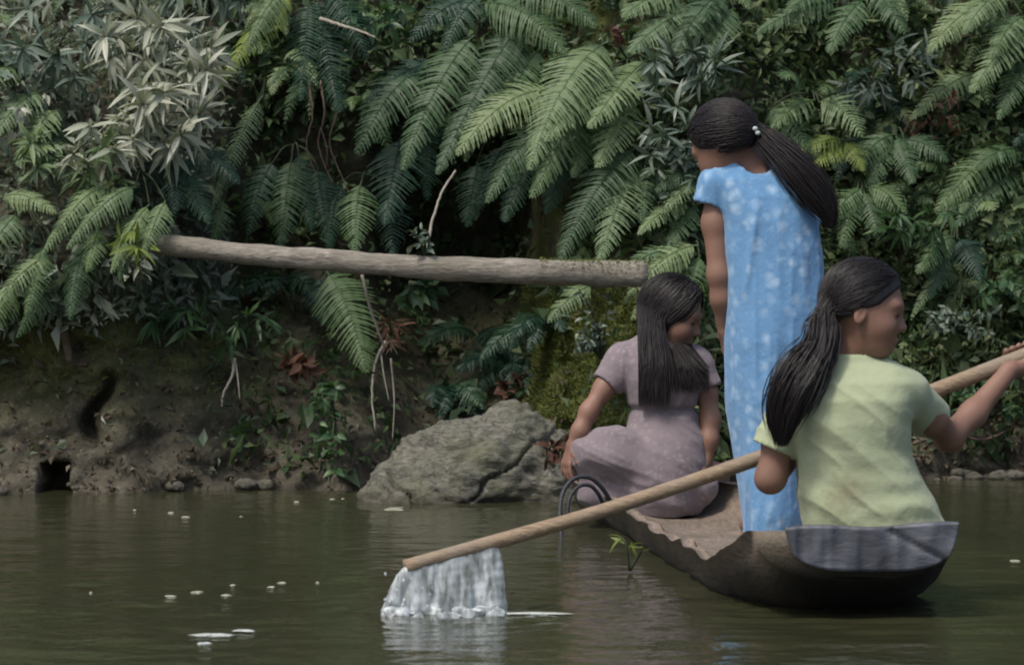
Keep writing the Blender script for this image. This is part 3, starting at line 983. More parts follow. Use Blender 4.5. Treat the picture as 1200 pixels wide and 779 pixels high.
def ponytail(c, fr, sc, tie_dir, guide, gw, parent, n=900, seed=1, side_lim=-0.2, low=-0.42):
    r_ = np.random.default_rng(seed)
    d0 = scalp_dirs(n, r_, 0.30, side_lim, low)
    td = nrm(np.tile(unit(tie_dir), (n, 1)) + 0.13 * r_.normal(size=(n, 3)))
    lift = r_.uniform(0.0, 0.007, (n, 1))
    head = np.stack([scalp_point(c, fr, sc, slerp(d0, td, t), lift + 0.004 * math.sin(t * 3)) for t in np.linspace(0, 0.97, 10)], 1)
    m = 16
    g = resample(guide, m)
    T = nrm(np.gradient(g, axis=0)); A = nrm(np.cross(T, np.array([0, 1, 0.01]))); Bv = np.cross(T, A)
    a = r_.uniform(0, 2 * np.pi, n); q = np.sqrt(r_.uniform(0, 1, n))
    w = np.interp(np.linspace(0, 1, m), np.linspace(0, 1, len(gw)), gw)
    wob = 0.25 * np.sin(np.linspace(0, 5, m)[None] + r_.uniform(0, 6, (n, 1)))
    loose = np.where(r_.uniform(0, 1, n) < 0.05, 1.45, 1.0)
    q = q * loose
    ox = (q * np.cos(a))[:, None] + wob; oy = (q * np.sin(a))[:, None] * 0.7
    tail = g[None] + (ox * w[None])[..., None] * A[None] + (oy * w[None])[..., None] * Bv[None]
    cut = r_.uniform(0.70, 1.0, n)          # uneven ends
    ts = np.linspace(0, 1, m)[None] * cut[:, None]
    idx = ts * (m - 1); i0_ = np.clip(idx.astype(int), 0, m - 2); fr_ = (idx - i0_)[..., None]
    rows = np.arange(n)[:, None]
    tail = tail[rows, i0_] * (1 - fr_) + tail[rows, i0_ + 1] * fr_
    paths = np.concatenate([head, tail], 1)
    # smooth the junction
    for _ in range(2): paths[:, 1:-1] = 0.5 * paths[:, 1:-1] + 0.25 * (paths[:, :-2] + paths[:, 2:])
    L_ = paths.shape[1]
    rad = 0.0013 * r_.uniform(0.7, 1.3, (n, 1)) * np.ones((n, L_)); rad[:, -4:] *= np.array([0.85, 0.65, 0.45, 0.2])
    strands('hair_strands', paths, rad, parent)

def rowstack(fl, J, rows, depth, dy=0.0, k=0.02, power=2.3):
    """rows: (py, left px, right px, depth m, dy)"""
    z = []; cx = []; cy = []; a = []; b = []
    for (py, l, r_, dep, d_) in rows:
        p = J((l + r_) / 2, py, d_); q = J(l, py, d_)
        z.append(p[2]); cx.append(p[0]); cy.append(p[1]); a.append(abs(p[0] - q[0])); b.append(dep)
    fl.stack(z, cx, cy, a, b, k, 0.0, power)

# ---------- girl poling, green shirt
YA = 8.76
JA = lambda px, py, dy=0.0: P(px, py, YA + dy)
ga = thing('person', JA(1010, 690), 'girl in pale green shirt sitting in the stern and holding the long pole', 'person')
fl = Field(JA(870, 720, -0.2), JA(1235, 285, 0.62), 0.0042)
hc = JA(1011, 361, 0.0); hsc = 0.94; hfr = head_frame((0.97, -0.12, -0.20), (0.18, 0.06, 1))
fl.cone(JA(1008, 645), JA(1000, 570), 0.09, 0.08, 0.03)
fl.cone(JA(1000, 570), JA(992, 490), 0.08, 0.082, 0.03)
fl.cone(JA(992, 485, .01), JA(990, 452, 0.015), 0.08, 0.055, 0.04)
fl.cone(JA(988, 445, 0.01), JA(1002, 388, 0.01), 0.046, 0.042, 0.03)
LA, RA = add_head(fl, hc, hfr, hsc)
pl, ax_l = pole_at(930); pr_, ax_r = pole_at(1200)
wl = pl + np.array([-0.006, -0.055, -0.016]); wr = pr_ + np.array([-0.030, -0.040, -0.028])
fl.chain([JA(932, 458), JA(913, 515, -0.01), JA(903, 560, -0.01), wl], [0.036, 0.035, 0.032, 0.023], 0.025)
fl.chain([JA(1066, 456), JA(1092, 492, 0.10), JA(1112, 512, 0.18), JA(1140, 485, 0.24), wr], [0.036, 0.034, 0.031, 0.029, 0.021], 0.025)
hand_grip(fl, pl, ax_l, wl, 0.019, 0.95, 1)
hand_grip(fl, pr_, ax_r, wr, 0.020, 0.95, 1)
for s, hx in ((-1, 968), (1, 1045)):
    h_ = JA(hx, 668, 0.02); kn = JA(1006 + s * 62, 655, 0.33); an = JA(1006 + s * 30, 672, 0.05)
    kn[2] = 0.10; an[2] = 0.075
    fl.chain([h_, kn], [0.075, 0.052], 0.03)
    fl.chain([kn, an + np.array([0, 0.12, 0]), an], [0.048, 0.042, 0.03], 0.01)
    fl.cone(an, an + np.array([0.0, -0.07, 0.0]), 0.028, 0.02, 0.01)
body = finish('body', fl, M['skin'], ga, None, 1)
face_bits(ga, LA, hfr, hsc)
hair_cap(hc, hfr, hsc, ga)
guide = [LA(-0.088, 0.055, -0.045), JA(962, 405, -0.085), JA(945, 430, -0.105), JA(928, 458, -0.125), JA(917, 490, -0.12), JA(916, 524, -0.115)]
ponytail(hc, hfr, hsc, (-0.80, 0.42, -0.48), guide, [0.030, 0.030, 0.042, 0.044, 0.034, 0.012], ga, 2800, 5, -0.30, -0.5)

fl = Field(JA(860, 705, -0.22), JA(1140, 405, 0.32), 0.0046)
rowstack(fl, JA, [(668, 936, 1098, .125, .01), (640, 938, 1102, .125, .01), (612, 939, 1104, .122, .01), (585, 938, 1093, .118, .005), (555, 936, 1076, .112, 0), (525, 932, 1066, .110, -.005),
                  (495, 928, 1066, .112, -.01), (468, 924, 1074, .112, -.005), (448, 926, 1076, .098, .0), (434, 938, 1062, .078, .005), (424, 955, 1036, .066, .01), (415, 968, 1020, .06, .012)], 0.1)
fl.cone(JA(950, 444, .005), JA(930, 462), 0.05, 0.05, 0.03)
fl.sleeve(JA(932, 462), JA(905, 526, -0.01), 0.050, 0.050, 0.02)
fl.cone(JA(1040, 446, .005), JA(1062, 460, .01), 0.05, 0.05, 0.03)
fl.sleeve(JA(1060, 458, 0.01), JA(1090, 490, 0.125), 0.050, 0.050, 0.02)
fl.cone(JA(990, 425, 0.015), JA(1000, 392, 0.012), 0.054, 0.062, 0.004, 'sub')
fl.plane(JA(1010, 676), (0, 0, -1))
def ridge(p, seed):
    return 0.55 - np.abs(vnoise(p, 1, seed)) ** 0.8 * 1.6

def foldA(V):
    d = np.array([0.75, 0.0, -0.66])           # creases run from the right shoulder down to the left hip
    q = V @ np.array([0.62, 0.2, 0.78]); w = V @ d
    f = 0.006 * ridge(np.stack([q * 13, w * 3.2, V[:, 1] * 4], -1), 3)
    f += 0.004 * ridge(np.stack([q * 30, w * 7, V[:, 1] * 6], -1), 7)
    lo = sstep(0.42, 0.25, V[:, 2])
    f += lo * 0.004 * vnoise(np.stack([V[:, 0] * 9, V[:, 1] * 5, V[:, 2] * 34], -1), 1, 9)
    return f + 0.002
M['green'] = m_cloth('pale_green_cotton', (0.30, 0.345, 0.215), (0.375, 0.42, 0.28), None,
                     dirt=([JA(985, 578, -0.12), JA(972, 598, -0.12), JA(1000, 570, -0.12)], 0.05, (0.20, 0.17, 0.10)))
finish('shirt', fl, M['green'], ga, foldA, 1)
fl = Field(JA(900, 720, -0.2), JA(1120, 620, 0.45), 0.006)
rowstack(fl, JA, [(690, 945, 1075, .135, .02), (660, 945, 1078, .135, .02)], 0.1)
for s in (-1, 1):
    a = JA(1006 + s * 38, 664, 0.05); b = JA(1006 + s * 60, 655, 0.30); b[2] = 0.10
    fl.chain([a, b], [0.085, 0.064], 0.03)
finish('skirt', fl, M['black_cloth'], ga, None, 1)

# ---------- girl sitting in the bow, mauve dress
YB = 11.05
JB = lambda px, py, dy=0.0: P(px, py, YB + dy)
gb = thing('person', JB(770, 602), 'girl in mauve dress sitting in the bow with loose long hair', 'person')
fl = Field(JB(630, 622, -0.3), JB(870, 310, 0.32), 0.0044)
hc = JB(785, 367, 0.0); hsc = 0.92; hfr = head_frame((0.92, -0.22, -0.36), (0.33, 0.0, 1))
fl.cone(JB(775, 560), JB(778, 500), 0.09, 0.075, 0.03)
fl.cone(JB(778, 500), JB(774, 445), 0.075, 0.078, 0.03)
fl.cone(JB(774, 440, .01), JB(771, 420, 0.01), 0.068, 0.05, 0.04)
fl.cone(JB(770, 420, 0.0), JB(775, 388, 0.0), 0.047, 0.044, 0.03)
LB, RB = add_head(fl, hc, hfr, hsc)
wl = JB(671, 521, -0.06); wr = JB(828, 538, -0.06)
fl.chain([JB(728, 418), JB(708, 455, -0.02), JB(690, 482, -0.05), JB(680, 505, -0.06), wl], [0.031, 0.028, 0.024, 0.023, 0.017], 0.025)
fl.chain([JB(818, 424), JB(828, 460, -0.01), JB(833, 492, -0.04), JB(831, 515, -0.055), wr], [0.032, 0.029, 0.026, 0.024, 0.018], 0.025)
hand_open(fl, wl, (-0.3, -0.1, -0.95), (0.9, 0.3, -0.2), (0.45, -0.8, 0), 0.78, 0.3)
hand_open(fl, wr, (-0.05, -0.15, -0.95), (-0.9, 0.3, -0.2), (-0.3, -0.8, 0), 0.9, 0.3)
for kn, an, s in ((JB(690, 548, 0.0), JB(762, 590, 0.1), -1), (JB(835, 560, 0.20), JB(770, 592, 0.24), 1)):
    fl.chain([JB(770 + s * 18, 575, 0.02), kn], [0.075, 0.05], 0.03)
    fl.chain([kn, an, an + np.array([-0.06 * s, 0.02, -0.005])], [0.046, 0.032, 0.02], 0.01)
body = finish('body', fl, M['skin'], gb, None, 1)
face_bits(gb, LB, hfr, hsc)
hair_cap(hc, hfr, hsc, gb)
fl = Field(JB(640, 622, -0.32), JB(870, 385, 0.36), 0.0048)
rowstack(fl, JB, [(602, 722, 818, .13, .0), (588, 716, 828, .15, 0), (565, 718, 834, .155, .0), (540, 724, 834, .145, 0), (515, 730, 830, .125, 0), (498, 734, 823, .105, 0), (484, 738, 817, .088, 0), (465, 735, 818, .095, -.005),
                  (445, 729, 822, .10, -.005), (425, 722, 825, .092, 0), (412, 727, 818, .075, 0), (402, 742, 800, .06, 0), (396, 750, 790, .056, 0)], 0.1)
fl.chain([JB(768, 552, -0.05), JB(722, 533, -0.07), JB(692, 535, -0.06)], [0.085, 0.074, 0.060], 0.03)
fl.chain([JB(690, 540, -0.06), JB(698, 572, -0.05), JB(745, 592, -0.08)], [0.056, 0.046, 0.038], 0.02)
fl.chain([JB(790, 560, -0.04), JB(822, 572, -0.06), JB(812, 590, -0.05)], [0.07, 0.05, 0.04], 0.02)
fl.cone(JB(748, 412), JB(730, 424), 0.044, 0.046, 0.03)
fl.sleeve(JB(732, 422), JB(711, 450, -0.016), 0.046, 0.045, 0.02)
fl.cone(JB(800, 416), JB(816, 428), 0.042, 0.042, 0.03)
fl.sleeve(JB(814, 426), JB(829, 456, -0.006), 0.043, 0.042, 0.02)
fl.cone(JB(770, 408), JB(774, 385), 0.048, 0.056, 0.004, 'sub')
fl.plane(JB(770, 603), (0, 0, -1))
def foldB(V):
    up = sstep(0.315, 0.345, V[:, 2])
    f = up * 0.006 * ridge(V * np.array([20, 10, 6]), 3)
    # skirt: creases sweep from the waist over the knee
    q = V @ np.array([0.45, 0.3, 0.84]); w = V @ np.array([0.88, 0.1, -0.46])
    f += (1 - up) * (0.017 * ridge(np.stack([q * 10, w * 3.4, V[:, 1] * 5], -1), 5) + 0.005 * ridge(np.stack([q * 32, w * 9, V[:, 1] * 8], -1), 6))
    # gathered waistband
    f -= 0.010 * np.exp(-((V[:, 2] - 0.338) / 0.009) ** 2)
    return f + 0.002
finish('dress', fl, M['mauve'], gb, foldB, 1)
# loose hair
r_ = np.random.default_rng(8)
n = 3000
d0 = scalp_dirs(n, r_)
base = scalp_point(hc, hfr, hsc, d0, 0.004)
f_, rr_, u_ = hfr
# every strand first follows the scalp down and backwards, then hangs
d1 = d0.copy(); d1[:, 0] = np.minimum(d0[:, 0] - 0.35, 0.05); d1[:, 2] = -0.45; 
d1[:, 1] = np.where(np.abs(d0[:, 1]) < 0.25, d0[:, 1] + np.sign(d0[:, 1] + 1e-6) * 0.35, d0[:, 1] * 1.3)
d1 = nrm(d1)
lift = r_.uniform(0.0, 0.008, (n, 1))
headp = np.stack([scalp_point(hc, hfr, hsc, slerp(d0, d1, t), lift + 0.003) for t in np.linspace(0, 1, 9)], 1)
end = headp[:, -1]
front = end[:, 1] < hc[1] + 0.01
u01 = np.clip((end[:, 0] - (hc[0] - 0.09)) / 0.17, 0, 1)
uu = np.clip(u01 + r_.normal(0, 0.07, n), 0, 1)
tx = np.where(front, 748 + 76 * uu, 772 + 60 * r_.uniform(0, 1, n))
ty = np.where(front, r_.uniform(430, 482, n) - 10 * np.abs(uu - 0.45), r_.uniform(430, 462, n))
ty2 = 423 + 0 * tx
dpt = np.where(front, -0.128 + 0.03 * (uu - 0.5) ** 2 * 4 + r_.uniform(-0.014, 0.008, n), -0.105 + r_.uniform(-0.02, 0.02, n))
p_mid = np.array([JB(a * 0.85 + 0.15 * b, c, d) for a, b, c, d in zip(tx, 756 + 66 * u01, ty2, dpt * 0.92)])
p_end = np.array([JB(a, c, d) for a, c, d in zip(tx, ty, dpt)])
tt = np.linspace(0, 1, 14)[None, 1:, None]
hang = (1 - tt) ** 2 * end[:, None] + 2 * tt * (1 - tt) * p_mid[:, None] + tt ** 2 * p_end[:, None]
paths = np.concatenate([headp, hang], 1)
for _ in range(3): paths[:, 1:-1] = 0.5 * paths[:, 1:-1] + 0.25 * (paths[:, :-2] + paths[:, 2:])
rad = 0.0013 * r_.uniform(0.7, 1.3, (n, 1)) * np.ones(paths.shape[:2]); rad[:, -4:] *= np.array([0.85, 0.65, 0.45, 0.2])
strands('hair_strands', paths, rad, gb)

# ---------- girl standing, blue dress
YC = 10.4
JC = lambda px, py, dy=0.0: P(px, py, YC + dy)
gc = thing('person', JC(905, 624), 'girl in blue floral dress standing with bowed head and ponytail', 'person')
fl = Field(JC(790, 650, -0.25), JC(1000, 100, 0.36), 0.0046)
hc = JC(851, 168, 0.0); hsc = 0.98; hfr = head_frame((-0.66, 0.58, -0.50), (-0.40, 0.18, 0.9))
fl.cone(JC(906, 440), JC(903, 340), 0.085, 0.08, 0.03)
fl.cone(JC(903, 340), JC(896, 255), 0.08, 0.08, 0.03)
fl.cone(JC(896, 250, .015), JC(886, 214, .01), 0.07, 0.05, 0.04)
fl.cone(JC(886, 214), JC(866, 172), 0.049, 0.045, 0.03)
LC, RC = add_head(fl, hc, hfr, hsc, False)
wl = JC(849, 388, 0.03)
fl.chain([JC(842, 214), JC(838, 262, 0.0), JC(843, 322, -0.01), JC(846, 350, 0.0), wl], [0.034, 0.034, 0.030, 0.028, 0.019], 0.025)
hand_open(fl, wl, (0.12, 0.35, -0.93), (0.9, 0.3, 0.1), (-0.2, 0.95, 0.2), 0.92, 0.25)
wr = JC(905, 390, 0.26)
fl.chain([JC(928, 226, 0.03), JC(938, 315, 0.14), wr], [0.034, 0.028, 0.019], 0.025)
hand_open(fl, wr, (-0.5, 0.3, -0.8), (-0.5, -0.5, -0.3), (-0.6, 0.3, 0.4), 0.92, 0.4)
for s in (-1, 1):
    a = JC(906 + s * 16, 440); b = JC(906 + s * 15, 530); c = JC(906 + s * 15, 610); c[2] = 0.075
    ft = c + np.array([-0.03, 0.11, -0.026])
    fl.chain([a, b, c], [0.062, 0.042, 0.03], 0.03)
    fl.chain([c + [0, 0, -0.018], ft], [0.030, 0.022], 0.01)
body = finish('body', fl, M['skin'], gc, None, 1)
face_bits(gc, LC, hfr, hsc)
hair_cap(hc, hfr, hsc, gc)
tdir = unit(np.array([np.dot(JC(886, 153, -0.03) - LC(*CAPC), a) for a in hfr]))
guide = [JC(888, 155, -0.045), JC(908, 172, -0.07), JC(932, 196, -0.10), JC(953, 222, -0.105), JC(970, 246, -0.10), JC(974, 268, -0.10)]
ponytail(hc, hfr, hsc, tdir, guide, [0.018, 0.027, 0.034, 0.036, 0.028, 0.010], gc, 3000, 9, -0.62, -0.62)
for (a, b) in ((885, 151), (888, 156)):
    fl = Field(JC(a, b, -0.075) - 0.03, JC(a, b, -0.075) + 0.03, 0.003)
    fl.ell(JC(a, b, -0.075), (0.008, 0.007, 0.007), None, 0)
    finish('hair_bobble', fl, M['tie'], gc, None, 1)
fl = Field(JC(795, 645, -0.28), JC(1000, 160, 0.32), 0.0048)
rowstack(fl, JC, [(626, 868, 944, .12, .01), (600, 866, 946, .125, .01), (550, 860, 950, .125, .01), (500, 856, 954, .125, .01), (450, 853, 958, .13, .005), (400, 851, 961, .13, 0), (350, 851, 964, .122, 0), (300, 849, 963, .115, 0),
                  (260, 845, 959, .110, 0), (230, 838, 951, .102, 0), (210, 834, 940, .088, 0), (196, 842, 926, .07, 0), (189, 856, 914, .06, 0), (184, 862, 908, .056, 0)], 0.1)
fl.cone(JC(868, 198, .01), JC(840, 214, 0), 0.046, 0.046, 0.03)
fl.sleeve(JC(842, 210), JC(833, 240, 0), 0.046, 0.047, 0.02)
fl.cone(JC(905, 200, .01), JC(932, 218, 0.02), 0.044, 0.046, 0.03)
fl.chain([JC(932, 218, 0.02), JC(944, 250, 0.07)], [0.048, 0.046], 0.03)
fl.cone(JC(886, 192, -0.03), JC(876, 168, -0.02), 0.050, 0.066, 0.004, 'sub')
fl.plane(JC(906, 627), (0, 0, -1))
def foldC(V):
    low = sstep(0.95, 0.35, V[:, 2])
    f = (0.004 + 0.009 * low) * ridge(V * np.array([13, 9, 1.8]), 3) + (0.003 + 0.003 * low) * ridge(V * np.array([30, 22, 4]), 4)
    f += 0.005 * (1 - low) * ridge(V * np.array([9, 7, 8]), 8)
    sp = JC(875, 300)[0] + (V[:, 2] - 0.75) * 0.12         # one long pulled crease left of the spine
    f += 0.009 * np.exp(-((V[:, 0] - sp) / 0.010) ** 2) * sstep(0.62, 0.75, V[:, 2]) * sstep(0.98, 0.85, V[:, 2])
    return f + 0.001
finish('dress', fl, M['blue'], gc, foldC, 1)

# ------------------------------------------------------------------ ferns
def frond_geo(p0, p3, width, arch, seed, pairs=None, nh=(-0.1, -0.75, 0.65), droop=0.35, bend=0.0, tooth=0.3, gap=0.42):
    """one fern leaf from root p0 to tip p3 with toothed pinnae"""
    r_ = np.random.default_rng(seed)
    p0 = np.asarray(p0, float); p3 = np.asarray(p3, float)
    L = np.linalg.norm(p3 - p0)
    side0 = unit(np.cross(p3 - p0, nh))
    p1 = p0 + (p3 - p0) * 0.30 + np.array([0, 0, arch]) + side0 * bend + r_.normal(0, 0.02 * L, 3)
    p2 = p0 + (p3 - p0) * 0.68 + np.array([0, 0, arch * 0.85]) + side0 * bend * 0.8 + r_.normal(0, 0.02 * L, 3)
    def bez(t):
        t = t[:, None]
        return (1 - t) ** 3 * p0 + 3 * t * (1 - t) ** 2 * p1 + 3 * t * t * (1 - t) * p2 + t ** 3 * p3
    pairs = pairs or int(np.clip(L / 0.0125, 16, 56))
    t = np.linspace(0.10, 0.985, pairs)
    C = bez(t); T = nrm(bez(np.minimum(t + 0.01, 1)) - bez(t - 0.01))
    S = nrm(np.cross(T, np.asarray(nh))); N = np.cross(S, T)
    prof = np.minimum(1, ((t - 0.06) / 0.22)) ** 0.6 * np.clip(1 - t, 0, 1) ** 0.62 * 1.22
    prof = np.clip(prof, 0.04, 1)
    sp = L / pairs
    m = 7
    s = np.linspace(0, 1, m)
    Vs = []; Fs = []; base = 0
    for sgn in (-1, 1):
        a = np.radians(np.interp(t, [0, 0.5, 1], [8, 20, 48])) + r_.normal(0, 0.07, pairs)
        ln = width * 0.5 * prof * r_.uniform(0.86, 1.1, pairs)
        D = sgn * S * np.cos(a)[:, None] + T * np.sin(a)[:, None]
        Wd = nrm(np.cross(N, D)) * sgn
        dr = droop * r_.uniform(0.6, 1.4, pairs)
        tw = r_.normal(0, 0.25, pairs)
        ax = D[:, None] * (ln[:, None] * s[None])[..., None]
        ax = ax - N[:, None] * (ln * dr)[:, None, None] * (s ** 2)[None, :, None] + T[:, None] * (ln * 0.12)[:, None, None] * (s ** 2)[None, :, None]
        hw = sp * gap * np.clip(1 - s, 0.02, 1) ** 0.45
        hw = hw * (1 + tooth * np.where(np.arange(m) % 2 == 0, -1, 1)); hw[-1] = 0.0004
        hwp = np.minimum(hw[None], (ln * 0.5)[:, None])
        Wt = Wd * np.cos(tw)[:, None] + N * np.sin(tw)[:, None]
        mid_ = C[:, None] + ax
        lft = mid_ - Wt[:, None] * hwp[..., None] - N[:, None] * (hwp * 0.25)[..., None]
        rgt = mid_ + Wt[:, None] * hwp[..., None] - N[:, None] * (hwp * 0.25)[..., None]
        V = np.stack([lft, mid_, rgt], 2).reshape(-1, 3)
        i = (np.arange(pairs) * m * 3)[:, None, None]; j = (np.arange(m - 1) * 3)[None, :, None]; q = np.array([0, 1])[None, None]
        Fa = np.stack([i + j + q, i + j + q + 1, i + j + q + 4, i + j + q + 3], -1).reshape(-1, 4) + base
        Vs.append(V); Fs.append(Fa); base += len(V)
    rt = bez(np.linspace(0, 1, 16))
    V, Fq, _ = tube(rt, np.linspace(0.0032, 0.0008, 16), 4, False)
    Vs.append(V); Fs.append(Fq + base)
    return np.vstack(Vs), np.vstack(Fs)

_seed = [100]
def fern(root, label, fronds, mat='fern', group=None, cat='fern', **kw):
    """root (px, py, Y); fronds: (start px, start py, tip px, tip py, start dY, tip dY, width px, arch px[, material])"""
    rp_ = P(*root)
    t = thing('fern', rp_, label, cat, group)
    for fd in fronds:
        sx, sy, ex, ey, d0_, d1_, w, ar = fd[:8]
        mt = M[fd[8]] if len(fd) > 8 else M[mat]
        s_ = P(sx, sy, root[2] + d0_); e_2 = P(ex, ey, root[2] + d1_)
        _seed[0] += 1
        k = root[2] / F_PX
        V, Fa = frond_geo(s_, e_2, w * k, ar * k, _seed[0], **kw)
        mk('frond', V, Fa, mt, t)
        # stalk from the crown to the blade
        if np.linalg.norm(s_ - rp_) > 0.02:
            mid_ = (s_ + rp_) / 2 + np.array([0, 0, 0.02])
            tube_obj('stalk', resample([rp_, mid_, s_], 8), np.linspace(0.0042, 0.003, 8), M['stem'], t, 5)
    return t

# the big ferns arching over the hollow
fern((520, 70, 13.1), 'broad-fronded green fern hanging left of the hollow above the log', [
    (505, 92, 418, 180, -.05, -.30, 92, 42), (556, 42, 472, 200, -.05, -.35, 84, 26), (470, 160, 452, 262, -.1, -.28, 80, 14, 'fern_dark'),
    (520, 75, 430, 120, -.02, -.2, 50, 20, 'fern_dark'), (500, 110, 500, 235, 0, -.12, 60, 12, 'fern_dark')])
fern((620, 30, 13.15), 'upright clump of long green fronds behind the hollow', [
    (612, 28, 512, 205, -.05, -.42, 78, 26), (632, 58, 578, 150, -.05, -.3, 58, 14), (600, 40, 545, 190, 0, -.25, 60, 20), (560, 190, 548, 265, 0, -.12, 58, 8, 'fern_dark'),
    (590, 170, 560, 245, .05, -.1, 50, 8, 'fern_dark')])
fern((735, 70, 13.12), 'largest fern with a fan of overlapping fronds drooping over the hollow', [
    (712, 50, 620, 200, -.1, -.55, 96, 34, 'fern_pale'), (660, 108, 535, 182, -.15, -.45, 84, 34, 'fern_pale'), (702, 100, 570, 238, -.12, -.42, 88, 26),
    (708, 95, 622, 232, -.1, -.36, 80, 18), (738, 115, 700, 196, -.12, -.38, 66, 12, 'fern_pale'), (712, 130, 672, 208, -.1, -.3, 60, 10),
    (760, 70, 690, 150, -.08, -.42, 76, 18, 'fern_pale'), (735, 90, 640, 165, -.1, -.5, 80, 22, 'fern_pale'), (680, 150, 640, 250, -.02, -.22, 60, 8, 'fern_dark'), (640, 150, 590, 260, -.0, -.2, 64, 8, 'fern_dark')])
fern((765, 165, 13.0), 'drooping two-frond fern touching the right end of the log', [
    (748, 172, 655, 308, -.1, -.42, 78, 24), (745, 195, 702, 306, -.1, -.45, 70, 14, 'fern_pale'), (756, 195, 752, 262, -.1, -.3, 46, 8), (735, 200, 680, 260, 0, -.25, 60, 14)], gap=0.33)
fern((430, 205, 13.0), 'single ladder-like frond hanging behind the log', [
    (424, 212, 415, 296, -.08, -.25, 56, 6), (455, 225, 460, 300, -.02, -.15, 56, 8, 'fern_dark'), (400, 215, 385, 290, 0, -.1, 50, 8, 'fern_dark')], gap=0.34)
fern((575, 0, 13.2), 'fern arching rightward with comb-like fronds at the hill crest', [
    (560, 6, 662, 62, -.1, -.3, 84, 30), (590, -15, 700, 30, -.1, -.3, 70, 20), (555, 0, 480, 50, -.05, -.2, 60, 18, 'fern_dark'), (565, -5, 520, 60, -.05, -.2, 56, 18, 'fern_dark')], gap=0.36)
fern((840, -20, 13.3), 'pale fern sloping down to the big hollow ferns', [
    (822, 8, 738, 62, -.1, -.45, 70, 20, 'fern_pale'), (850, -10, 790, 70, -.1, -.4, 60, 18), (843, -5, 822, 26, -.1, -.3, 40, 6), (800, -10, 730, 20, -.1, -.4, 60, 14, 'fern_pale'), (860, 10, 815, 90, -.1, -.35, 54, 14)])
# left of the hollow
fern((352, -15, 12.9), 'narrow sunlit fern frond hanging above the dark cleft', [
    (345, -6, 256, 104, -.1, -.35, 52, 26, 'fern_yellow'), (335, -10, 290, 60, -.1, -.3, 46, 18, 'fern_pale')], droop=0.8)
fern((312, 95, 12.85), 'long thin frond dangling with wide-spaced leaflets', [(308, 112, 247, 250, -.1, -.3, 36, 10, 'fern_pale'), (262, 235, 250, 285, -.25, -.3, 34, 6)], gap=0.3, droop=0.6)
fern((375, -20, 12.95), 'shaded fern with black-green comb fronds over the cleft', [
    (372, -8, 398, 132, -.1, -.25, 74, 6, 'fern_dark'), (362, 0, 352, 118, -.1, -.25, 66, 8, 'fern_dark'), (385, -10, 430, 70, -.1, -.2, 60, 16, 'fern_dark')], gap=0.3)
fern((345, 170, 13.1), 'dim fern growing in the cleft just above the log', [
    (342, 185, 328, 292, -.1, -.25, 62, 10), (372, 195, 388, 292, -.1, -.2, 56, 10, 'fern_dark'), (320, 190, 290, 275, -.1, -.2, 58, 16, 'fern_dark'), (350, 180, 365, 270, -.05, -.2, 50, 10, 'fern_dark')])
fern((165, 200, 12.5), 'light green fern drooping over the log tip and earth bank', [
    (128, 222, 48, 300, -.1, -.3, 48, 26, 'fern_pale'), (160, 220, 78, 292, -.1, -.3, 50, 26, 'fern_pale'), (194, 236, 166, 298, -.1, -.25, 44, 10, 'fern_pale'), (118, 266, 102, 318, -.15, -.3, 40, 8),
    (175, 240, 130, 320, -.1, -.3, 44, 14, 'fern_pale'), (150, 250, 140, 330, -.12, -.25, 36, 8)], droop=0.7)
fern((20, 220, 12.45), 'fern spilling over the top of the earth bank', [
    (0, 232, 66, 250, -.1, -.25, 40, 16, 'fern_pale'), (60, 300, -10, 356, -.1, -.3, 44, 16, 'fern_pale'), (100, 282, 82, 375, -.1, -.25, 50, 10), (50, 290, 30, 370, -.1, -.25, 46, 12),
    (20, 250, -30, 320, -.1, -.3, 50, 16, 'fern_pale'), (80, 320, 20, 395, -.05, -.2, 48, 14), (20, 330, -30, 410, -.05, -.2, 48, 14)], droop=0.6)
fern((200, 175, 12.7), 'shadowy fern under the pale shrub beside the log tip', [
    (195, 185, 245, 262, -.1, -.25, 58, 14, 'fern_dark'), (205, 180, 205, 250, -.1, -.25, 52, 12, 'fern_dark'), (185, 190, 150, 240, -.1, -.2, 52, 14, 'fern_dark'), (215, 175, 280, 215, -.1, -.2, 50, 16, 'fern_dark')])
fern((40, 130, 12.8), 'hazy pale fern under the silvery shrub', [
    (50, 110, -10, 165, -.1, -.3, 60, 22, 'fern_pale'), (70, 130, 20, 195, -.1, -.3, 56, 20, 'fern_pale'), (40, 150, 80, 215, -.1, -.25, 52, 12), (20, 80, -30, 120, -.1, -.3, 52, 16, 'fern_pale')])
# in and under the hollow
fern((388, 310, 12.95), 'broad drooping fern frond below the log', [(382, 318, 430, 436, -.1, -.3, 84, 16, 'fern'), (375, 325, 380, 380, -.05, -.15, 50, 6, 'fern_dark')])
fern((700, 330, 12.6), 'short pale frond poking out under the log end', [(694, 334, 642, 378, -.05, -.15, 42, 10, 'fern_pale')])
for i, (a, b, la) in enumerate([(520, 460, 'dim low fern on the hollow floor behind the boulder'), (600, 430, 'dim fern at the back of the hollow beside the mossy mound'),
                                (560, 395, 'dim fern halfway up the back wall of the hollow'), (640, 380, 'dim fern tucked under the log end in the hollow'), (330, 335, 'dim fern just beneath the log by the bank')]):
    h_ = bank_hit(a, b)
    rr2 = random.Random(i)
    fern((a, b, h_[1] - 0.02), la, [(a, b, a + rr2.uniform(-80, 80), b + rr2.uniform(5, 50), -.05, -.25, 46, 22, 'fern_dark') for _ in range(5)])
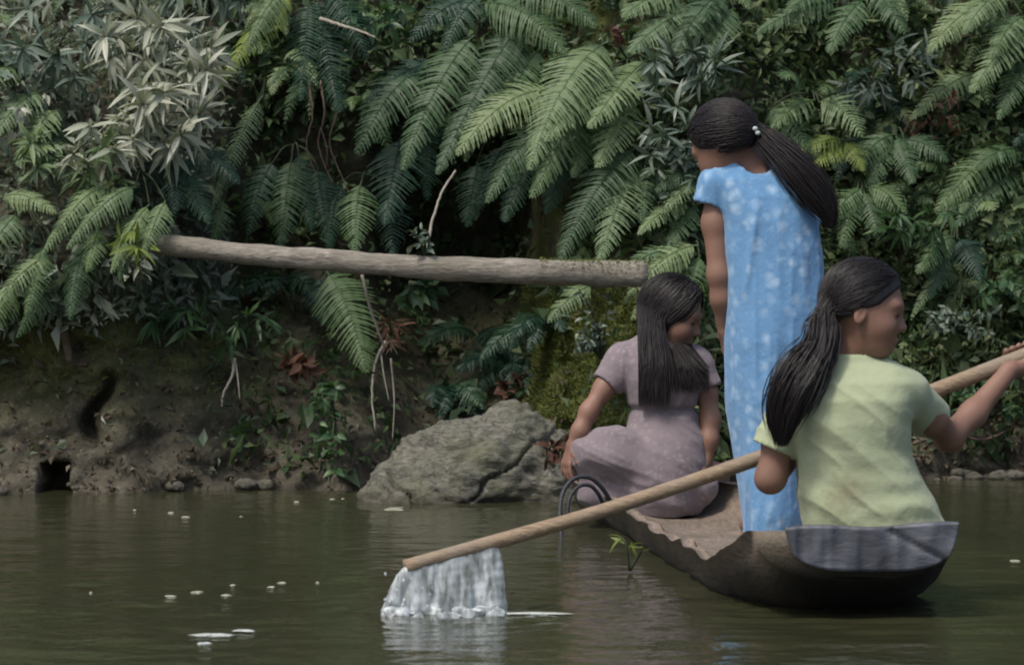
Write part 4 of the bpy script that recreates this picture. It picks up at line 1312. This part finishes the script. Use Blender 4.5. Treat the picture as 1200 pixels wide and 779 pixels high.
# the slope on the right
fern((985, -5, 13.5), 'fern with long comb fronds reaching left above the standing girl', [
    (982, 4, 886, 40, -.1, -.3, 46, 12), (1012, 0, 972, 62, -.1, -.3, 54, 10), (975, -10, 920, 15, -.1, -.25, 44, 10), (1020, -10, 1060, 40, -.1, -.25, 50, 14)])
fern((1165, -15, 13.7), 'pale fern arching down from the top of the right slope', [
    (1158, 0, 1088, 62, -.1, -.35, 60, 18, 'fern_pale'), (1175, -10, 1130, 40, -.1, -.3, 50, 14, 'fern_pale'), (1200, 20, 1160, 70, -.1, -.3, 50, 12)])
fern((1215, 40, 13.7), 'large fern with stiff pale fronds on the right slope', [
    (1205, 32, 1138, 108, -.1, -.35, 66, 18, 'fern_pale'), (1148, 86, 1066, 140, -.1, -.3, 46, 12, 'fern_pale'), (1210, 70, 1170, 140, -.1, -.3, 50, 12)])
fern((950, 110, 13.35), 'feathery green fern behind the ponytail of the standing girl', [
    (900, 128, 950, 178, -.1, -.2, 56, 14), (955, 118, 905, 150, -.1, -.25, 50, 14), (975, 130, 965, 110, -.1, -.2, 40, 30), (960, 120, 1010, 160, -.1, -.25, 60, 18, 'fern_pale'), (945, 110, 915, 90, -.1, -.25, 44, 20)], gap=0.34)
fern((990, 158, 13.35), 'bright yellow-green young fern beside the ponytail', [
    (988, 164, 940, 176, -.1, -.2, 40, 6, 'fern_yellow'), (988, 170, 952, 196, -.1, -.2, 36, 6, 'fern_yellow'), (990, 168, 1012, 200, -.1, -.2, 36, 8, 'fern_yellow')])
fern((1195, 165, 13.6), 'large fern with spread fronds low on the right slope', [
    (1184, 168, 1096, 250, -.1, -.35, 66, 20), (1204, 194, 1118, 266, -.1, -.35, 60, 18), (1206, 230, 1160, 282, -.1, -.3, 56, 12, 'fern_pale'), (1200, 180, 1140, 200, -.1, -.3, 46, 18), (1215, 215, 1180, 290, -.1, -.3, 50, 14)])
fern((1050, 150, 13.45), 'small spreading fern amid reddish leaves on the slope', [
    (1048, 158, 1000, 200, -.1, -.25, 48, 12), (1050, 160, 1070, 215, -.1, -.25, 46, 8), (1046, 160, 1020, 225, -.1, -.25, 44, 8), (1060, 165, 1110, 190, -.1, -.2, 44, 12)])
fern((820, 225, 12.95), 'pale fern fringe left of the standing girl', [
    (808, 236, 748, 275, -.1, -.3, 40, 12, 'fern_pale'), (815, 240, 780, 300, -.1, -.25, 40, 10), (818, 200, 770, 225, -.1, -.2, 44, 14), (822, 215, 775, 250, -.1, -.25, 40, 14, 'fern_pale')])
fern((815, 290, 12.7), 'fine-leaved pale fern crowning the mossy mound behind the seated girl', [
    (818, 288, 732, 356, -.1, -.3, 50, 22, 'fern_pale'), (810, 300, 748, 340, -.1, -.25, 42, 16, 'fern_pale'), (800, 310, 740, 375, -.05, -.2, 44, 14, 'fern_pale'), (820, 300, 800, 370, -.1, -.25, 40, 12),
    (790, 292, 730, 318, -.1, -.25, 40, 10, 'fern_pale')])
fern((1010, 215, 13.3), 'low green fern between the ponytail and the slope ferns', [
    (1010, 222, 970, 262, -.1, -.2, 44, 10), (1012, 225, 1030, 280, -.1, -.2, 44, 8), (1015, 220, 1062, 250, -.1, -.2, 44, 12), (1005, 220, 985, 290, -.1, -.2, 44, 10)])
fern((1120, 270, 13.3), 'half-hidden fern over the head of the poling girl', [
    (1118, 278, 1075, 320, -.1, -.25, 46, 12), (1122, 280, 1150, 330, -.1, -.25, 46, 10, 'fern_dark'), (1115, 275, 1090, 350, -.1, -.2, 44, 10, 'fern_dark')])

# smaller look-alike ferns through the undergrowth, also beyond the picture's edges
fr_ = random.Random(21)
sp_ = [(fr_.uniform(-40, 420), fr_.uniform(-40, 190)) for _ in range(12)] + [(fr_.uniform(840, 1240), fr_.uniform(-40, 330)) for _ in range(34)] + \
      [(fr_.uniform(-700, -60), fr_.uniform(-100, 330)) for _ in range(16)] + [(fr_.uniform(1240, 1900), fr_.uniform(-100, 400)) for _ in range(16)] + [(fr_.uniform(400, 850), fr_.uniform(-130, -10)) for _ in range(10)]
for (a, b) in sp_:
    h_ = bank_hit(a, b)
    mt = fr_.choice(['fern', 'fern', 'fern_pale', 'fern_dark'])
    if a < -50: la, g_ = 'small wild fern on the bank past the silvery shrubs', 'small ferns past the silvery shrubs'
    elif a < 430: la, g_ = 'small wild fern sprouting between the silvery shrubs', 'small ferns among the silvery shrubs'
    elif b < -5: la, g_ = 'small wild fern on the slope high above the hollow', 'small ferns above the hollow'
    elif a > 1230: la, g_ = 'small wild fern past the hand gripping the pole', 'small ferns past the pole end'
    elif mt == 'fern_pale': la, g_ = 'small pale fern in the undergrowth behind the standing and poling girls', 'small pale ferns of the right slope'
    elif mt == 'fern_dark': la, g_ = 'small dark fern in the undergrowth behind the standing and poling girls', 'small dark ferns of the right slope'
    else: la, g_ = 'small mid-green fern in the undergrowth behind the standing and poling girls', 'small green ferns of the right slope'
    fern((a, b, h_[1] - 0.02), la, [
        (a, b, a + fr_.uniform(-62, 50), b + fr_.uniform(-12, 55), -.04, fr_.uniform(-.25, -.1), fr_.uniform(24, 40), fr_.uniform(8, 30)) for _ in range(fr_.randint(4, 6))], mt, g_)

# ------------------------------------------------------------------ leafy plants
def leaf_template(name, w, curl, mat, n=6):
    s = np.linspace(0, 1, n)
    hw_ = w * np.sin(np.pi * np.clip(s, 0.02, 0.985) ** 0.8) ** 0.9
    z = -curl * s ** 2
    V = []
    for a, h2, zz in zip(s, hw_, z): V += [[a, -h2, zz + h2 * 0.3], [a, 0, zz], [a, h2, zz + h2 * 0.3]]
    Fa = [[3 * i + q, 3 * i + 3 + q, 3 * i + 4 + q, 3 * i + 1 + q] for i in range(n - 1) for q in (0, 1)]
    return mesh_np(name, V, Fa, mat)
LEAF = {}
for mname in ('pale_leaf', 'grey_leaf', 'broad_leaf', 'fern_yellow', 'dry_leaf', 'fern_pale'):
    LEAF[mname, 'lance'] = [leaf_template('leaf', 0.095, c, M[mname]) for c in (0.1, 0.3, 0.5)]
    LEAF[mname, 'oval'] = [leaf_template('leaf', 0.23, c, M[mname]) for c in (0.1, 0.3, 0.45)]

def leaf_at(parent, pos, d, nrm_, size, mesh):
    d = unit(d); y = unit(np.cross(nrm_, d)); z = np.cross(d, y)
    o = bpy.data.objects.new('leaf', mesh)
    o.parent = parent
    Rm = Matrix(((d[0] * size, y[0] * size, z[0] * size), (d[1] * size, y[1] * size, z[1] * size), (d[2] * size, y[2] * size, z[2] * size)))
    o.matrix_local = Matrix.Translation(Vector(pos - np.array(parent.location))) @ Rm.to_4x4()
    col.objects.link(o)

def leafy(name, label, cat, root, tips, mat, shape, size, per, group=None, seed=0, whorl=False, stem='stem', sag=0.03):
    """a plant: stems from root to each tip (px, py, Y) with leaves along them"""
    r_ = np.random.default_rng(seed + 500)
    rp_ = np.asarray(P(*root))
    t = thing(name, rp_, label, cat, group)
    for tip in tips:
        tp = np.asarray(P(*tip))
        md = (rp_ + tp) / 2 + np.array([r_.normal(0, .015), -0.02, sag])
        pts = resample([rp_, md, tp], 12)
        tube_obj('stem', pts, np.linspace(0.004, 0.0015, 12), M[stem], t, 5)
        T = nrm(np.gradient(pts, axis=0))
        for q in range(per):
            u = 0.98 if whorl else r_.uniform(0.25, 1.0)
            if whorl and q > per * 0.6: u = r_.uniform(0.5, 0.95)
            i = int(u * 11)
            th = r_.uniform(0, 2 * np.pi)
            a = unit(np.cross(T[i], [0.2, 0.3, 1])); b = np.cross(T[i], a)
            d = T[i] * r_.uniform(0.2, 0.8) + a * math.cos(th) + b * math.sin(th) + np.array([0, -0.25, -0.1])
            leaf_at(t, pts[i], d, unit(np.array([0, -0.5, 0.8]) + 0.5 * r_.normal(size=3)), size * r_.uniform(0.65, 1.2), LEAF[mat, shape][r_.integers(3)])
    return t

def tips_around(px, py, Y, n, sx, sy, dY, seed):
    q = random.Random(seed)
    return [(px + q.uniform(-sx, sx), py + q.uniform(-sy, sy), Y + q.uniform(*dY)) for _ in range(n)]

leafy('pale_shrub', 'silvery shrub with narrow pointed leaves jutting toward the cleft', 'shrub', (160, 150, 12.85), tips_around(200, 130, 12.5, 13, 60, 55, (-.15, .1), 1), 'pale_leaf', 'lance', 0.115, 15, seed=1, whorl=True)
leafy('pale_shrub', 'silvery shrub with narrow leaves at the hilltop above the other', 'shrub', (170, 75, 12.9), tips_around(185, 45, 12.6, 12, 70, 35, (-.15, .1), 2), 'pale_leaf', 'lance', 0.10, 14, seed=2, whorl=True)
leafy('pale_shrub', 'washed-out grey shrub at the far end of the earth bank', 'shrub', (60, 70, 12.95), tips_around(60, 55, 12.7, 14, 70, 50, (-.15, .1), 3), 'grey_leaf', 'lance', 0.095, 14, seed=3, whorl=True)
leafy('pale_shrub', 'sparse pale shrub between the fern fringe and the earth bank crest', 'shrub', (90, 200, 12.6), tips_around(80, 195, 12.4, 10, 70, 35, (-.1, .1), 4), 'fern_pale', 'lance', 0.085, 12, seed=4, whorl=True)
leafy('pale_shrub', 'silvery shrub with long drooping leaves above the log tip', 'shrub', (130, 160, 12.75), tips_around(120, 170, 12.45, 11, 55, 35, (-.12, .08), 41), 'pale_leaf', 'lance', 0.09, 13, seed=41, whorl=True)
leafy('pale_shrub', 'grey shrub at the crest left of the sunlit frond', 'shrub', (250, 20, 12.95), tips_around(245, 15, 12.75, 10, 45, 40, (-.12, .08), 42), 'grey_leaf', 'lance', 0.09, 12, seed=42, whorl=True)
leafy('pale_shrub', 'ashen broad-leaved shrub behind the hazy pale fern', 'shrub', (20, 150, 12.8), tips_around(25, 130, 12.6, 11, 55, 60, (-.12, .08), 43), 'pale_leaf', 'oval', 0.045, 12, seed=43)
leafy('sprout', 'bright yellow-green sprout beside the log tip', 'plant', (160, 300, 12.35), tips_around(155, 278, 12.28, 5, 18, 18, (-.05, .03), 5), 'fern_yellow', 'lance', 0.075, 6, seed=5, whorl=True)
leafy('sprout', 'cream-leaved sprig dangling below the log tip', 'plant', (165, 300, 12.35), tips_around(150, 322, 12.26, 5, 28, 12, (-.03, .03), 6), 'pale_leaf', 'oval', 0.045, 6, seed=6)
leafy('seedling', 'leafy seedling with drooping leaves on the earth bank slope', 'plant', (235, 395, 12.7), tips_around(225, 375, 12.55, 7, 55, 16, (-.05, .05), 7), 'broad_leaf', 'lance', 0.085, 7, seed=7, whorl=True)
leafy('seedling', 'few-leaved seedling beside the dangling roots on the earth bank', 'plant', (280, 400, 12.75), tips_around(280, 385, 12.6, 5, 35, 20, (-.05, .05), 8), 'broad_leaf', 'lance', 0.075, 6, seed=8, whorl=True)
leafy('trailing_plant', 'trailing green plant hanging down to the water by the boulder', 'plant', (385, 445, 12.55), [(392, 455, 12.42), (375, 500, 12.38), (388, 535, 12.36), (365, 525, 12.4), (395, 560, 12.36), (378, 470, 12.4)], 'broad_leaf', 'oval', 0.05, 11, seed=9, sag=0.0)
leafy('seedling', 'round-leaved seedling hanging from the underside of the log', 'plant', (480, 330, 12.38), tips_around(490, 352, 12.36, 7, 32, 16, (-.04, .04), 10), 'broad_leaf', 'oval', 0.05, 8, seed=10, sag=0.0)
leafy('seedling', 'thin seedling with round leaves standing on the log', 'plant', (500, 303, 12.30), [(482, 272, 12.3), (492, 268, 12.28), (478, 290, 12.27), (505, 285, 12.32)], 'grey_leaf', 'oval', 0.034, 6, seed=11)
leafy('shrub', 'small round-leaved shrub on the mossy mound behind the seated girl', 'shrub', (705, 420, 12.4), tips_around(695, 375, 12.33, 10, 24, 38, (-.04, .04), 12), 'grey_leaf', 'oval', 0.026, 16, seed=12)
leafy('shrub', 'grey-green shrub with pointed leaves left of the standing girl', 'shrub', (790, 190, 13.0), tips_around(785, 180, 12.8, 12, 34, 60, (-.1, .08), 13), 'grey_leaf', 'lance', 0.075, 12, seed=13, whorl=True)
leafy('shrub', 'spiky pale shrub above the grey-green one near the crest', 'shrub', (800, 95, 13.1), tips_around(800, 85, 12.85, 11, 45, 36, (-.1, .08), 14), 'grey_leaf', 'lance', 0.09, 12, seed=14, whorl=True)
leafy('shrub', 'round-leaved grey-green shrub beside the sleeve of the standing girl', 'shrub', (800, 220, 12.95), tips_around(795, 205, 12.78, 9, 28, 40, (-.08, .05), 15), 'grey_leaf', 'oval', 0.042, 13, seed=15)
leafy('shrub', 'leafy shrub at the crest left of the comb-like fern', 'shrub', (440, 35, 13.2), tips_around(430, 25, 13.0, 9, 45, 30, (-.1, .05), 16), 'broad_leaf', 'oval', 0.06, 10, seed=16)
leafy('shrub', 'spindly shrub with long leaves right of the yellow-green fern', 'shrub', (1040, 100, 13.6), tips_around(1030, 85, 13.4, 12, 60, 45, (-.1, .05), 17), 'grey_leaf', 'lance', 0.07, 12, seed=17, whorl=True)
leafy('shrub', 'dark strap-leaved plant over the head of the poling girl', 'shrub', (1075, 275, 13.3), tips_around(1075, 262, 13.15, 9, 45, 28, (-.1, .05), 18), 'broad_leaf', 'lance', 0.09, 9, seed=18, whorl=True)
leafy('shrub', 'small-leaved shrub low on the right slope above the shore', 'shrub', (1120, 390, 13.15), tips_around(1125, 380, 13.02, 12, 50, 28, (-.08, .04), 19), 'grey_leaf', 'oval', 0.032, 14, seed=19)
leafy('shrub', 'leafy shrub beyond the hand gripping the pole', 'shrub', (1190, 360, 13.2), tips_around(1185, 345, 13.05, 10, 40, 30, (-.08, .04), 20), 'broad_leaf', 'oval', 0.045, 12, seed=20)
leafy('shrub', 'low green shrub between the pole and the gravel shore', 'shrub', (1160, 490, 13.05), tips_around(1150, 480, 12.95, 11, 60, 30, (-.06, .03), 21), 'broad_leaf', 'oval', 0.038, 13, seed=21)
leafy('shrub', 'reddish-brown dying shrub high on the right slope', 'shrub', (1085, 140, 13.55), tips_around(1085, 140, 13.42, 8, 48, 36, (-.05, .05), 22), 'dry_leaf', 'oval', 0.035, 8, seed=22)
leafy('dead_frond', 'clump of dead red-brown leaves below the log on the bank', 'leaf clump', (352, 440, 12.7), tips_around(352, 438, 12.6, 7, 22, 14, (-.05, .03), 23), 'dry_leaf', 'oval', 0.06, 7, seed=23)
leafy('dead_frond', 'clump of dry brown leaves beside the boulder and seated girl', 'leaf clump', (655, 535, 12.05), tips_around(652, 530, 11.95, 7, 14, 22, (-.04, .03), 24), 'dry_leaf', 'oval', 0.045, 6, seed=24)
leafy('dead_frond', 'small clump of dead brown leaves at the back of the hollow', 'leaf clump', (602, 455, 13.2), tips_around(602, 450, 13.05, 5, 14, 18, (-.05, .03), 25), 'dry_leaf', 'oval', 0.05, 6, seed=25)
leafy('dead_frond', 'hanging dead brown frond tangle around the pale roots', 'leaf clump', (452, 380, 12.75), tips_around(455, 395, 12.66, 6, 20, 22, (-.05, .03), 26), 'dry_leaf', 'lance', 0.06, 5, seed=26, sag=0)
leafy('dead_frond', 'brown withered leaf tuft amid the crest of the big fern', 'leaf clump', (722, 48, 12.75), tips_around(722, 46, 12.66, 3, 12, 8, (-.03, .03), 27), 'dry_leaf', 'oval', 0.045, 4, seed=27)

# ------------------------------------------------------------------ twigs and hanging roots
def root_thing(name, label, cat, pts, r0, r1, mat, sub=()):
    pts = [P(*p) for p in pts]
    c = resample(pts, 26)
    c[1:-1] += 0.0009 * rng.normal(size=(24, 3))
    t = thing(name, c[0], label, cat)
    tube_obj('main_strand', c, np.linspace(r0, r1, 26), M[mat], t, 6)
    for s in sub:
        q = resample([P(*p) for p in s], 16)
        tube_obj('side_strand', q, np.linspace(r1 * 1.3, r1 * 0.6, 16), M[mat], t, 5)
root_thing('twig', 'pale bare twig leaning upright behind the log', 'twig', [(500, 296, 12.5), (506, 262, 12.55), (518, 225, 12.6), (534, 200, 12.65)], 0.006, 0.0035, 'twig')
root_thing('twig', 'pale straight twig hanging under the log beside the broad frond', 'twig', [(424, 322, 12.4), (432, 355, 12.4), (442, 385, 12.42), (451, 408, 12.45)], 0.0055, 0.004, 'twig')
root_thing('hanging_root', 'forked pale root dangling toward the water from the hollow lip', 'root', [(452, 400, 12.5), (440, 425, 12.48), (436, 460, 12.46), (440, 505, 12.45)], 0.006, 0.003, 'twig',
           [[(446, 412, 12.5), (450, 440, 12.46), (456, 470, 12.45)], [(458, 420, 12.5), (462, 470, 12.47), (460, 515, 12.46)]])
root_thing('hanging_root', 'short forked root dangling from the bare earth bank', 'root', [(275, 420, 12.62), (272, 440, 12.56), (262, 460, 12.54), (260, 476, 12.53)], 0.006, 0.003, 'twig', [[(276, 425, 12.6), (279, 445, 12.55), (281, 468, 12.54)]])
for i, (a, la) in enumerate([(362, 'thin brown root straggling down the cleft beside the shaded fern'), (376, 'brown root hanging at the cleft, forked near its end'), (390, 'longest brown root hanging in the cleft beside the hollow')]):
    root_thing('hanging_root', la, 'root', [(a, 95, 13.0), (a + 4, 135, 12.95), (a - 3, 170, 12.93), (a + 8 + 6 * i, 205 + 12 * i, 12.9)], 0.0045, 0.002, 'root', [[(a, 150, 12.94), (a + 7, 175, 12.9), (a + 6, 200, 12.9)]] if i == 1 else ())
root_thing('twig', 'bleached dead twig at the crest above the cleft', 'twig', [(375, 22, 12.8), (400, 30, 12.75), (425, 38, 12.7), (440, 44, 12.68)], 0.007, 0.003, 'twig')
root_thing('tree_root', 'thick dark root running down the bank edge beside the cleft', 'root', [(66, 300, 12.4), (70, 340, 12.42), (74, 380, 12.44), (82, 425, 12.46)], 0.022, 0.012, 'root')
root_thing('fallen_branch', 'thin brown branch lying on the right shore slope', 'branch', [(1070, 520, 12.95), (1110, 505, 12.98), (1150, 515, 13.0), (1190, 500, 13.02)], 0.008, 0.004, 'root')

# ------------------------------------------------------------------ undergrowth, litter and moss covering the slope
def scatter(n, xr, zr, keep, seed):
    r_ = np.random.default_rng(seed)
    x = r_.uniform(*xr, n); z = r_.uniform(*zr, n)
    y = bank_Y(x, z)
    e = 0.02
    nx_ = (bank_Y(x + e, z, False) - bank_Y(x - e, z, False)) / (2 * e); nz_ = (bank_Y(x, z + e, False) - bank_Y(x, z - e, False)) / (2 * e)
    Nn = nrm(np.stack([nx_, -np.ones(n), nz_], -1))
    Pp = np.stack([x, y, z], -1)
    px, py = proj(Pp)
    k = r_.uniform(0, 1, n) < keep(px, py, Pp)
    return Pp[k], Nn[k], px[k], py[k], r_

def leaf_mass(name, label, cat, Pp, Nn, size, tint, mat, r_, off=(0.0, 0.10), hang=0.3, slim=0.30):
    n = len(Pp)
    size = size * np.exp(r_.normal(0, 0.35, n))[:, None]
    o = Pp + Nn * r_.uniform(*off, (n, 1)) 
    d = nrm(r_.normal(size=(n, 3)) + Nn * 0.5 + np.array([0, -0.2, -hang]))
    ln = nrm(Nn * 0.5 + np.array([0, -0.1, 0.7]) + 0.75 * r_.normal(size=(n, 3)))
    w = nrm(np.cross(ln, d)); ln = np.cross(d, w)
    sl = slim * r_.uniform(0.5, 1.3, (n, 1))
    b = o; tip = o + d * size - ln * size * 0.2
    mid_ = o + d * size * 0.45
    V = np.stack([b, mid_ - w * size * sl + ln * size * .08, tip, mid_ + w * size * sl + ln * size * .08], 1).reshape(-1, 3)
    i = np.arange(n)[:, None] * 4
    Fa = np.vstack([i + [0, 1, 2], i + [0, 2, 3]])
    ob = mk(name, V, Fa, mat, None, False)
    set_attr(ob.data, 'tint', np.repeat(np.clip(tint, 0, 1), 4))
    return tag(ob, label, cat, kind='stuff')

def dens_main(px, py, p):
    d = np.ones(len(px))
    low = py > 385 + 25 * vnoise(p, 5, 3)
    d = np.where(low & (px < 480), 0.012, d)                                  # bare earth face
    d = np.where((px > 430) & (px < 660) & (py > 200), 0.22, d)                # the dark hollow
    d = np.where((px > 240) & (px < 430) & (py > 150), 0.25, d)
    d = np.where((px > 640) & (px < 775) & (py > 345), 0.05, d)                # the mossy mound
    d = np.where((px > 1040) & (py > 470), 0.35, d)
    d = np.where((px > 1040) & (py > 540), 0.05, d)
    d = d * np.where((px < -60) | (px > 1260) | (py < -60), 0.35, 1.0)
    patch = 0.55 + 0.6 * sstep(-0.2, 0.3, vnoise(p, 6, 12))
    return d * patch
Pp, Nn, px, py, r_ = scatter(150000, (-4.4, 4.4), (0.05, 2.6), dens_main, 77)
tint = 0.45 + 0.30 * fbm(Pp, 5, 2, 6) + r_.normal(0, 0.22, len(Pp)) + 0.16 * (px > 740)
leftm = (px < 250) & (px > -400)
leaf_mass('undergrowth', 'mass of small green leaves covering the bank', 'undergrowth', Pp[~leftm], Nn[~leftm], 0.040, tint[~leftm], M['under'], r_)
leaf_mass('undergrowth', 'mass of pale small leaves around the silvery shrubs', 'undergrowth', Pp[leftm], Nn[leftm], 0.044, (tint + 0.25 * sstep(330, 60, py))[leftm], M['under_pale'], r_, slim=0.2)  # paler towards the top: sunlight and haze painted into the leaf tint
# fine narrow blades through the right slope
Pp, Nn, px, py, r_ = scatter(26000, (0.35, 4.2), (0.2, 2.2), lambda a, b, p: np.where(vnoise(p, 7, 33) > 0.05, 0.9, 0.15), 78)
leaf_mass('grass', 'fine narrow blades tangled through the right-hand slope', 'grass', Pp, Nn, 0.055, 0.68 + r_.normal(0, 0.25, len(Pp)), M['under'], r_, (0.02, 0.12), 0.1, 0.07)
# upper slope out of the picture
Pp, Nn, px, py, r_ = scatter(9000, (-6, 6), (2.2, 3.6), lambda a, b, p: np.ones(len(a)), 79)
leaf_mass('undergrowth', 'mass of larger green leaves on the slope above', 'undergrowth', Pp, Nn, 0.09, 0.4 + r_.normal(0, 0.2, len(Pp)), M['under'], r_, (0, 0.2))
# litter
Pp, Nn, px, py, r_ = scatter(16000, (-3.0, 3.2), (0.0, 0.75), lambda a, b, p: (np.hypot(a - 62, (b - 570) * 0.8) > 26) * np.where((a > 960) & (b > 380), 0.8, np.where(a < 450, np.where(p[:, 2] < 0.12, 0.6, 0.2), 0.1)), 80)
leaf_mass('leaf_litter', 'dead brown leaf litter along the foot of the banks', 'leaf litter', Pp, Nn, 0.022, r_.uniform(0, 1, len(Pp)) ** 1.5, M['litter'], r_, (0.0, 0.015), 0.2)
# moss
Pp, Nn, px, py, r_ = scatter(90000, (-2.2, 1.2), (0.12, 0.85), lambda a, b, p: np.where((a > 612) & (a < 800) & (b > 325) & (b < 520), 1.0, np.where((a < 330) & (vnoise(p, 5, 14) > 0.1) & (b < 500), 0.10, 0.01)), 81)
Vm, Fm = moss_tufts(Pp, nrm(Nn + np.array([0, 0, 0.4])), 0.02, r_)
mo = mk('moss', Vm, Fm, M['moss'], None, False)
set_attr(mo.data, 'tint', np.repeat(np.clip(0.55 + 0.35 * vnoise(Pp, 9, 2) + r_.normal(0, 0.2, len(Pp)), 0, 1), 3))
tag(mo, 'yellow-green moss cushioning the mound and bank', 'moss', kind='stuff')

# ------------------------------------------------------------------ water pouring off the pole
c0 = P(515, 690, 8.64)
sp0 = Field(c0 + np.array([-0.16, -0.09, -0.075]), c0 + np.array([0.16, 0.09, 0.13]), 0.0030)
q_ = random.Random(9)
def wz(px):                                   # underside of the pole
    p_ = np.array([np.interp(px, pole_px, pole_pts[:, q]) for q in range(3)])
    return p_ - np.array([0, 0, 0.013])
for k in range(120):
    a = q_.uniform(474, 582)
    p = wz(a); out_ = (a - 525) / 60
    end = np.array([p[0] + 0.034 * out_ + q_.uniform(-.006, .006) - 0.016, p[1] - q_.uniform(-0.004, 0.026), -0.005])
    tq = q_.uniform(0.75, 1.0) if q_.random() < 0.3 else 1.0
    n_ = 7
    for j in range(n_):
        t0, t1 = j / n_, (j + 1) / n_
        f = lambda t: np.array([p[0] + (end[0] - p[0]) * t ** 0.8, p[1] + (end[1] - p[1]) * t, p[2] + (end[2] - p[2]) * t])
        if t1 > tq: break
        wv = 1 + 0.5 * math.sin(k * 3.1 + j * 1.7)
        sp0.cone(f(t0), f(t1), q_.uniform(0.0028, 0.0062) * wv + 0.001, q_.uniform(0.0028, 0.0062) + 0.001, 0.012)
for k in range(36):                           # the boil where it meets the river
    a = q_.uniform(448, 585); p = P(a, 720, 8.60 + q_.uniform(-0.06, 0.05)); p[2] = q_.uniform(-0.004, 0.012)
    sp0.ell(p, (q_.uniform(.008, .02), q_.uniform(.008, .018), q_.uniform(.005, .013)), None, 0.008)
st = thing('water_splash', np.array([c0[0], c0[1], 0.0]), 'curtain of white water pouring off the raised pole end', 'splash')
V, Fa = sp0.mesh(); V = relax(V, Fa, 1, 0.5)
mk('water_curtain', V, Fa, M['splash'], st)
for k in range(46):
    a = q_.uniform(450, 600); b_ = q_.uniform(672, 725)
    p = P(a, b_, 8.60 + q_.uniform(-0.08, 0.06)); p[2] = max(p[2], 0.004)
    rd = q_.uniform(0.0015, 0.004)
    ts = np.linspace(-1, 1, 5)
    pts = np.stack([p + np.array([0, 0, rd * 1.4 * t]) for t in ts])
    tube_obj('droplet', pts, rd * np.sqrt(np.maximum(1 - ts ** 2, 0.02)), M['splash'], st, 6)

# ------------------------------------------------------------------ things afloat
def floater(px, py, w, dpt, label, name, cat, mat, group=None, seed=0):
    Y = CAM_H * F_PX / (py - Y_HOR) 
    c = P(px, py, Y); c[2] = 0.002
    c[2] += float(hz[np.argmin(np.abs(wx - c[0])), np.argmin(np.abs(wy - c[1]))])
    r2 = np.random.default_rng(seed); n = 12
    a = np.linspace(0, 2 * np.pi, n, endpoint=False)
    rr3 = np.clip(1 + 0.42 * r2.normal(size=n), 0.3, 1.8)
    rim = np.stack([c[0] + np.cos(a) * w * rr3, c[1] + np.sin(a) * dpt * rr3, 0 * a + c[2] - 0.0015], -1)
    top = c + np.array([0, 0, 0.0015]); inner = c + (rim - c) * 0.6; inner[:, 2] = c[2] + 0.001
    V = np.vstack([rim, inner, top[None]])
    j = np.arange(n); k = (j + 1) % n
    Fa = np.vstack([np.stack([j, k, n + k], -1), np.stack([j, n + k, n + j], -1), np.stack([n + j, n + k, np.full(n, 2 * n)], -1)])
    return tag(mk(name, V, Fa, mat), label, cat, group)
for i, (a, b) in enumerate([(158, 599), (200, 601), (218, 607), (282, 606), (347, 588), (390, 585), (402, 585), (318, 688), (331, 683), (372, 683), (274, 687), (230, 694), (106, 695), (265, 699), (200, 699), (905, 558), (1048, 640), (1188, 657)]):
    floater(a, b, 0.004 + 0.004 * (i % 3), 0.010 + 0.012 * (i % 2), 'tiny pale scrap of leaf floating on the open river', 'floating_leaf', 'leaf', M['float_leaf'], 'pale scraps afloat', i)
floater(250, 745, 0.042, 0.022, 'long white streak of foam drifting on the river', 'foam_patch', 'foam', M['foam'], None, 31)
floater(287, 741, 0.026, 0.016, 'broken end of the long foam streak on the river', 'foam_patch', 'foam', M['foam'], None, 36)
floater(620, 721, 0.075, 0.022, 'thin foam streak trailing from the water curtain', 'foam_patch', 'foam', M['foam'], None, 32)
floater(240, 756, 0.014, 0.015, 'small foam fleck beside the long foam streak', 'foam_patch', 'foam', M['foam'], None, 33)
floater(462, 597, 0.03, 0.06, 'pale floating leaf at the foot of the boulder', 'floating_leaf', 'leaf', M['float_leaf'], None, 34)
floater(402, 566, 0.02, 0.03, 'bleached leaf caught under the trailing plant', 'floating_leaf', 'leaf', M['float_leaf'], None, 35)
leafy('water_weed', 'thin yellow-green water weed standing beside the canoe hull', 'plant', (738, 668, 9.6), [(724, 628, 9.62), (742, 645, 9.6)], 'fern_yellow', 'lance', 0.05, 4, seed=40)
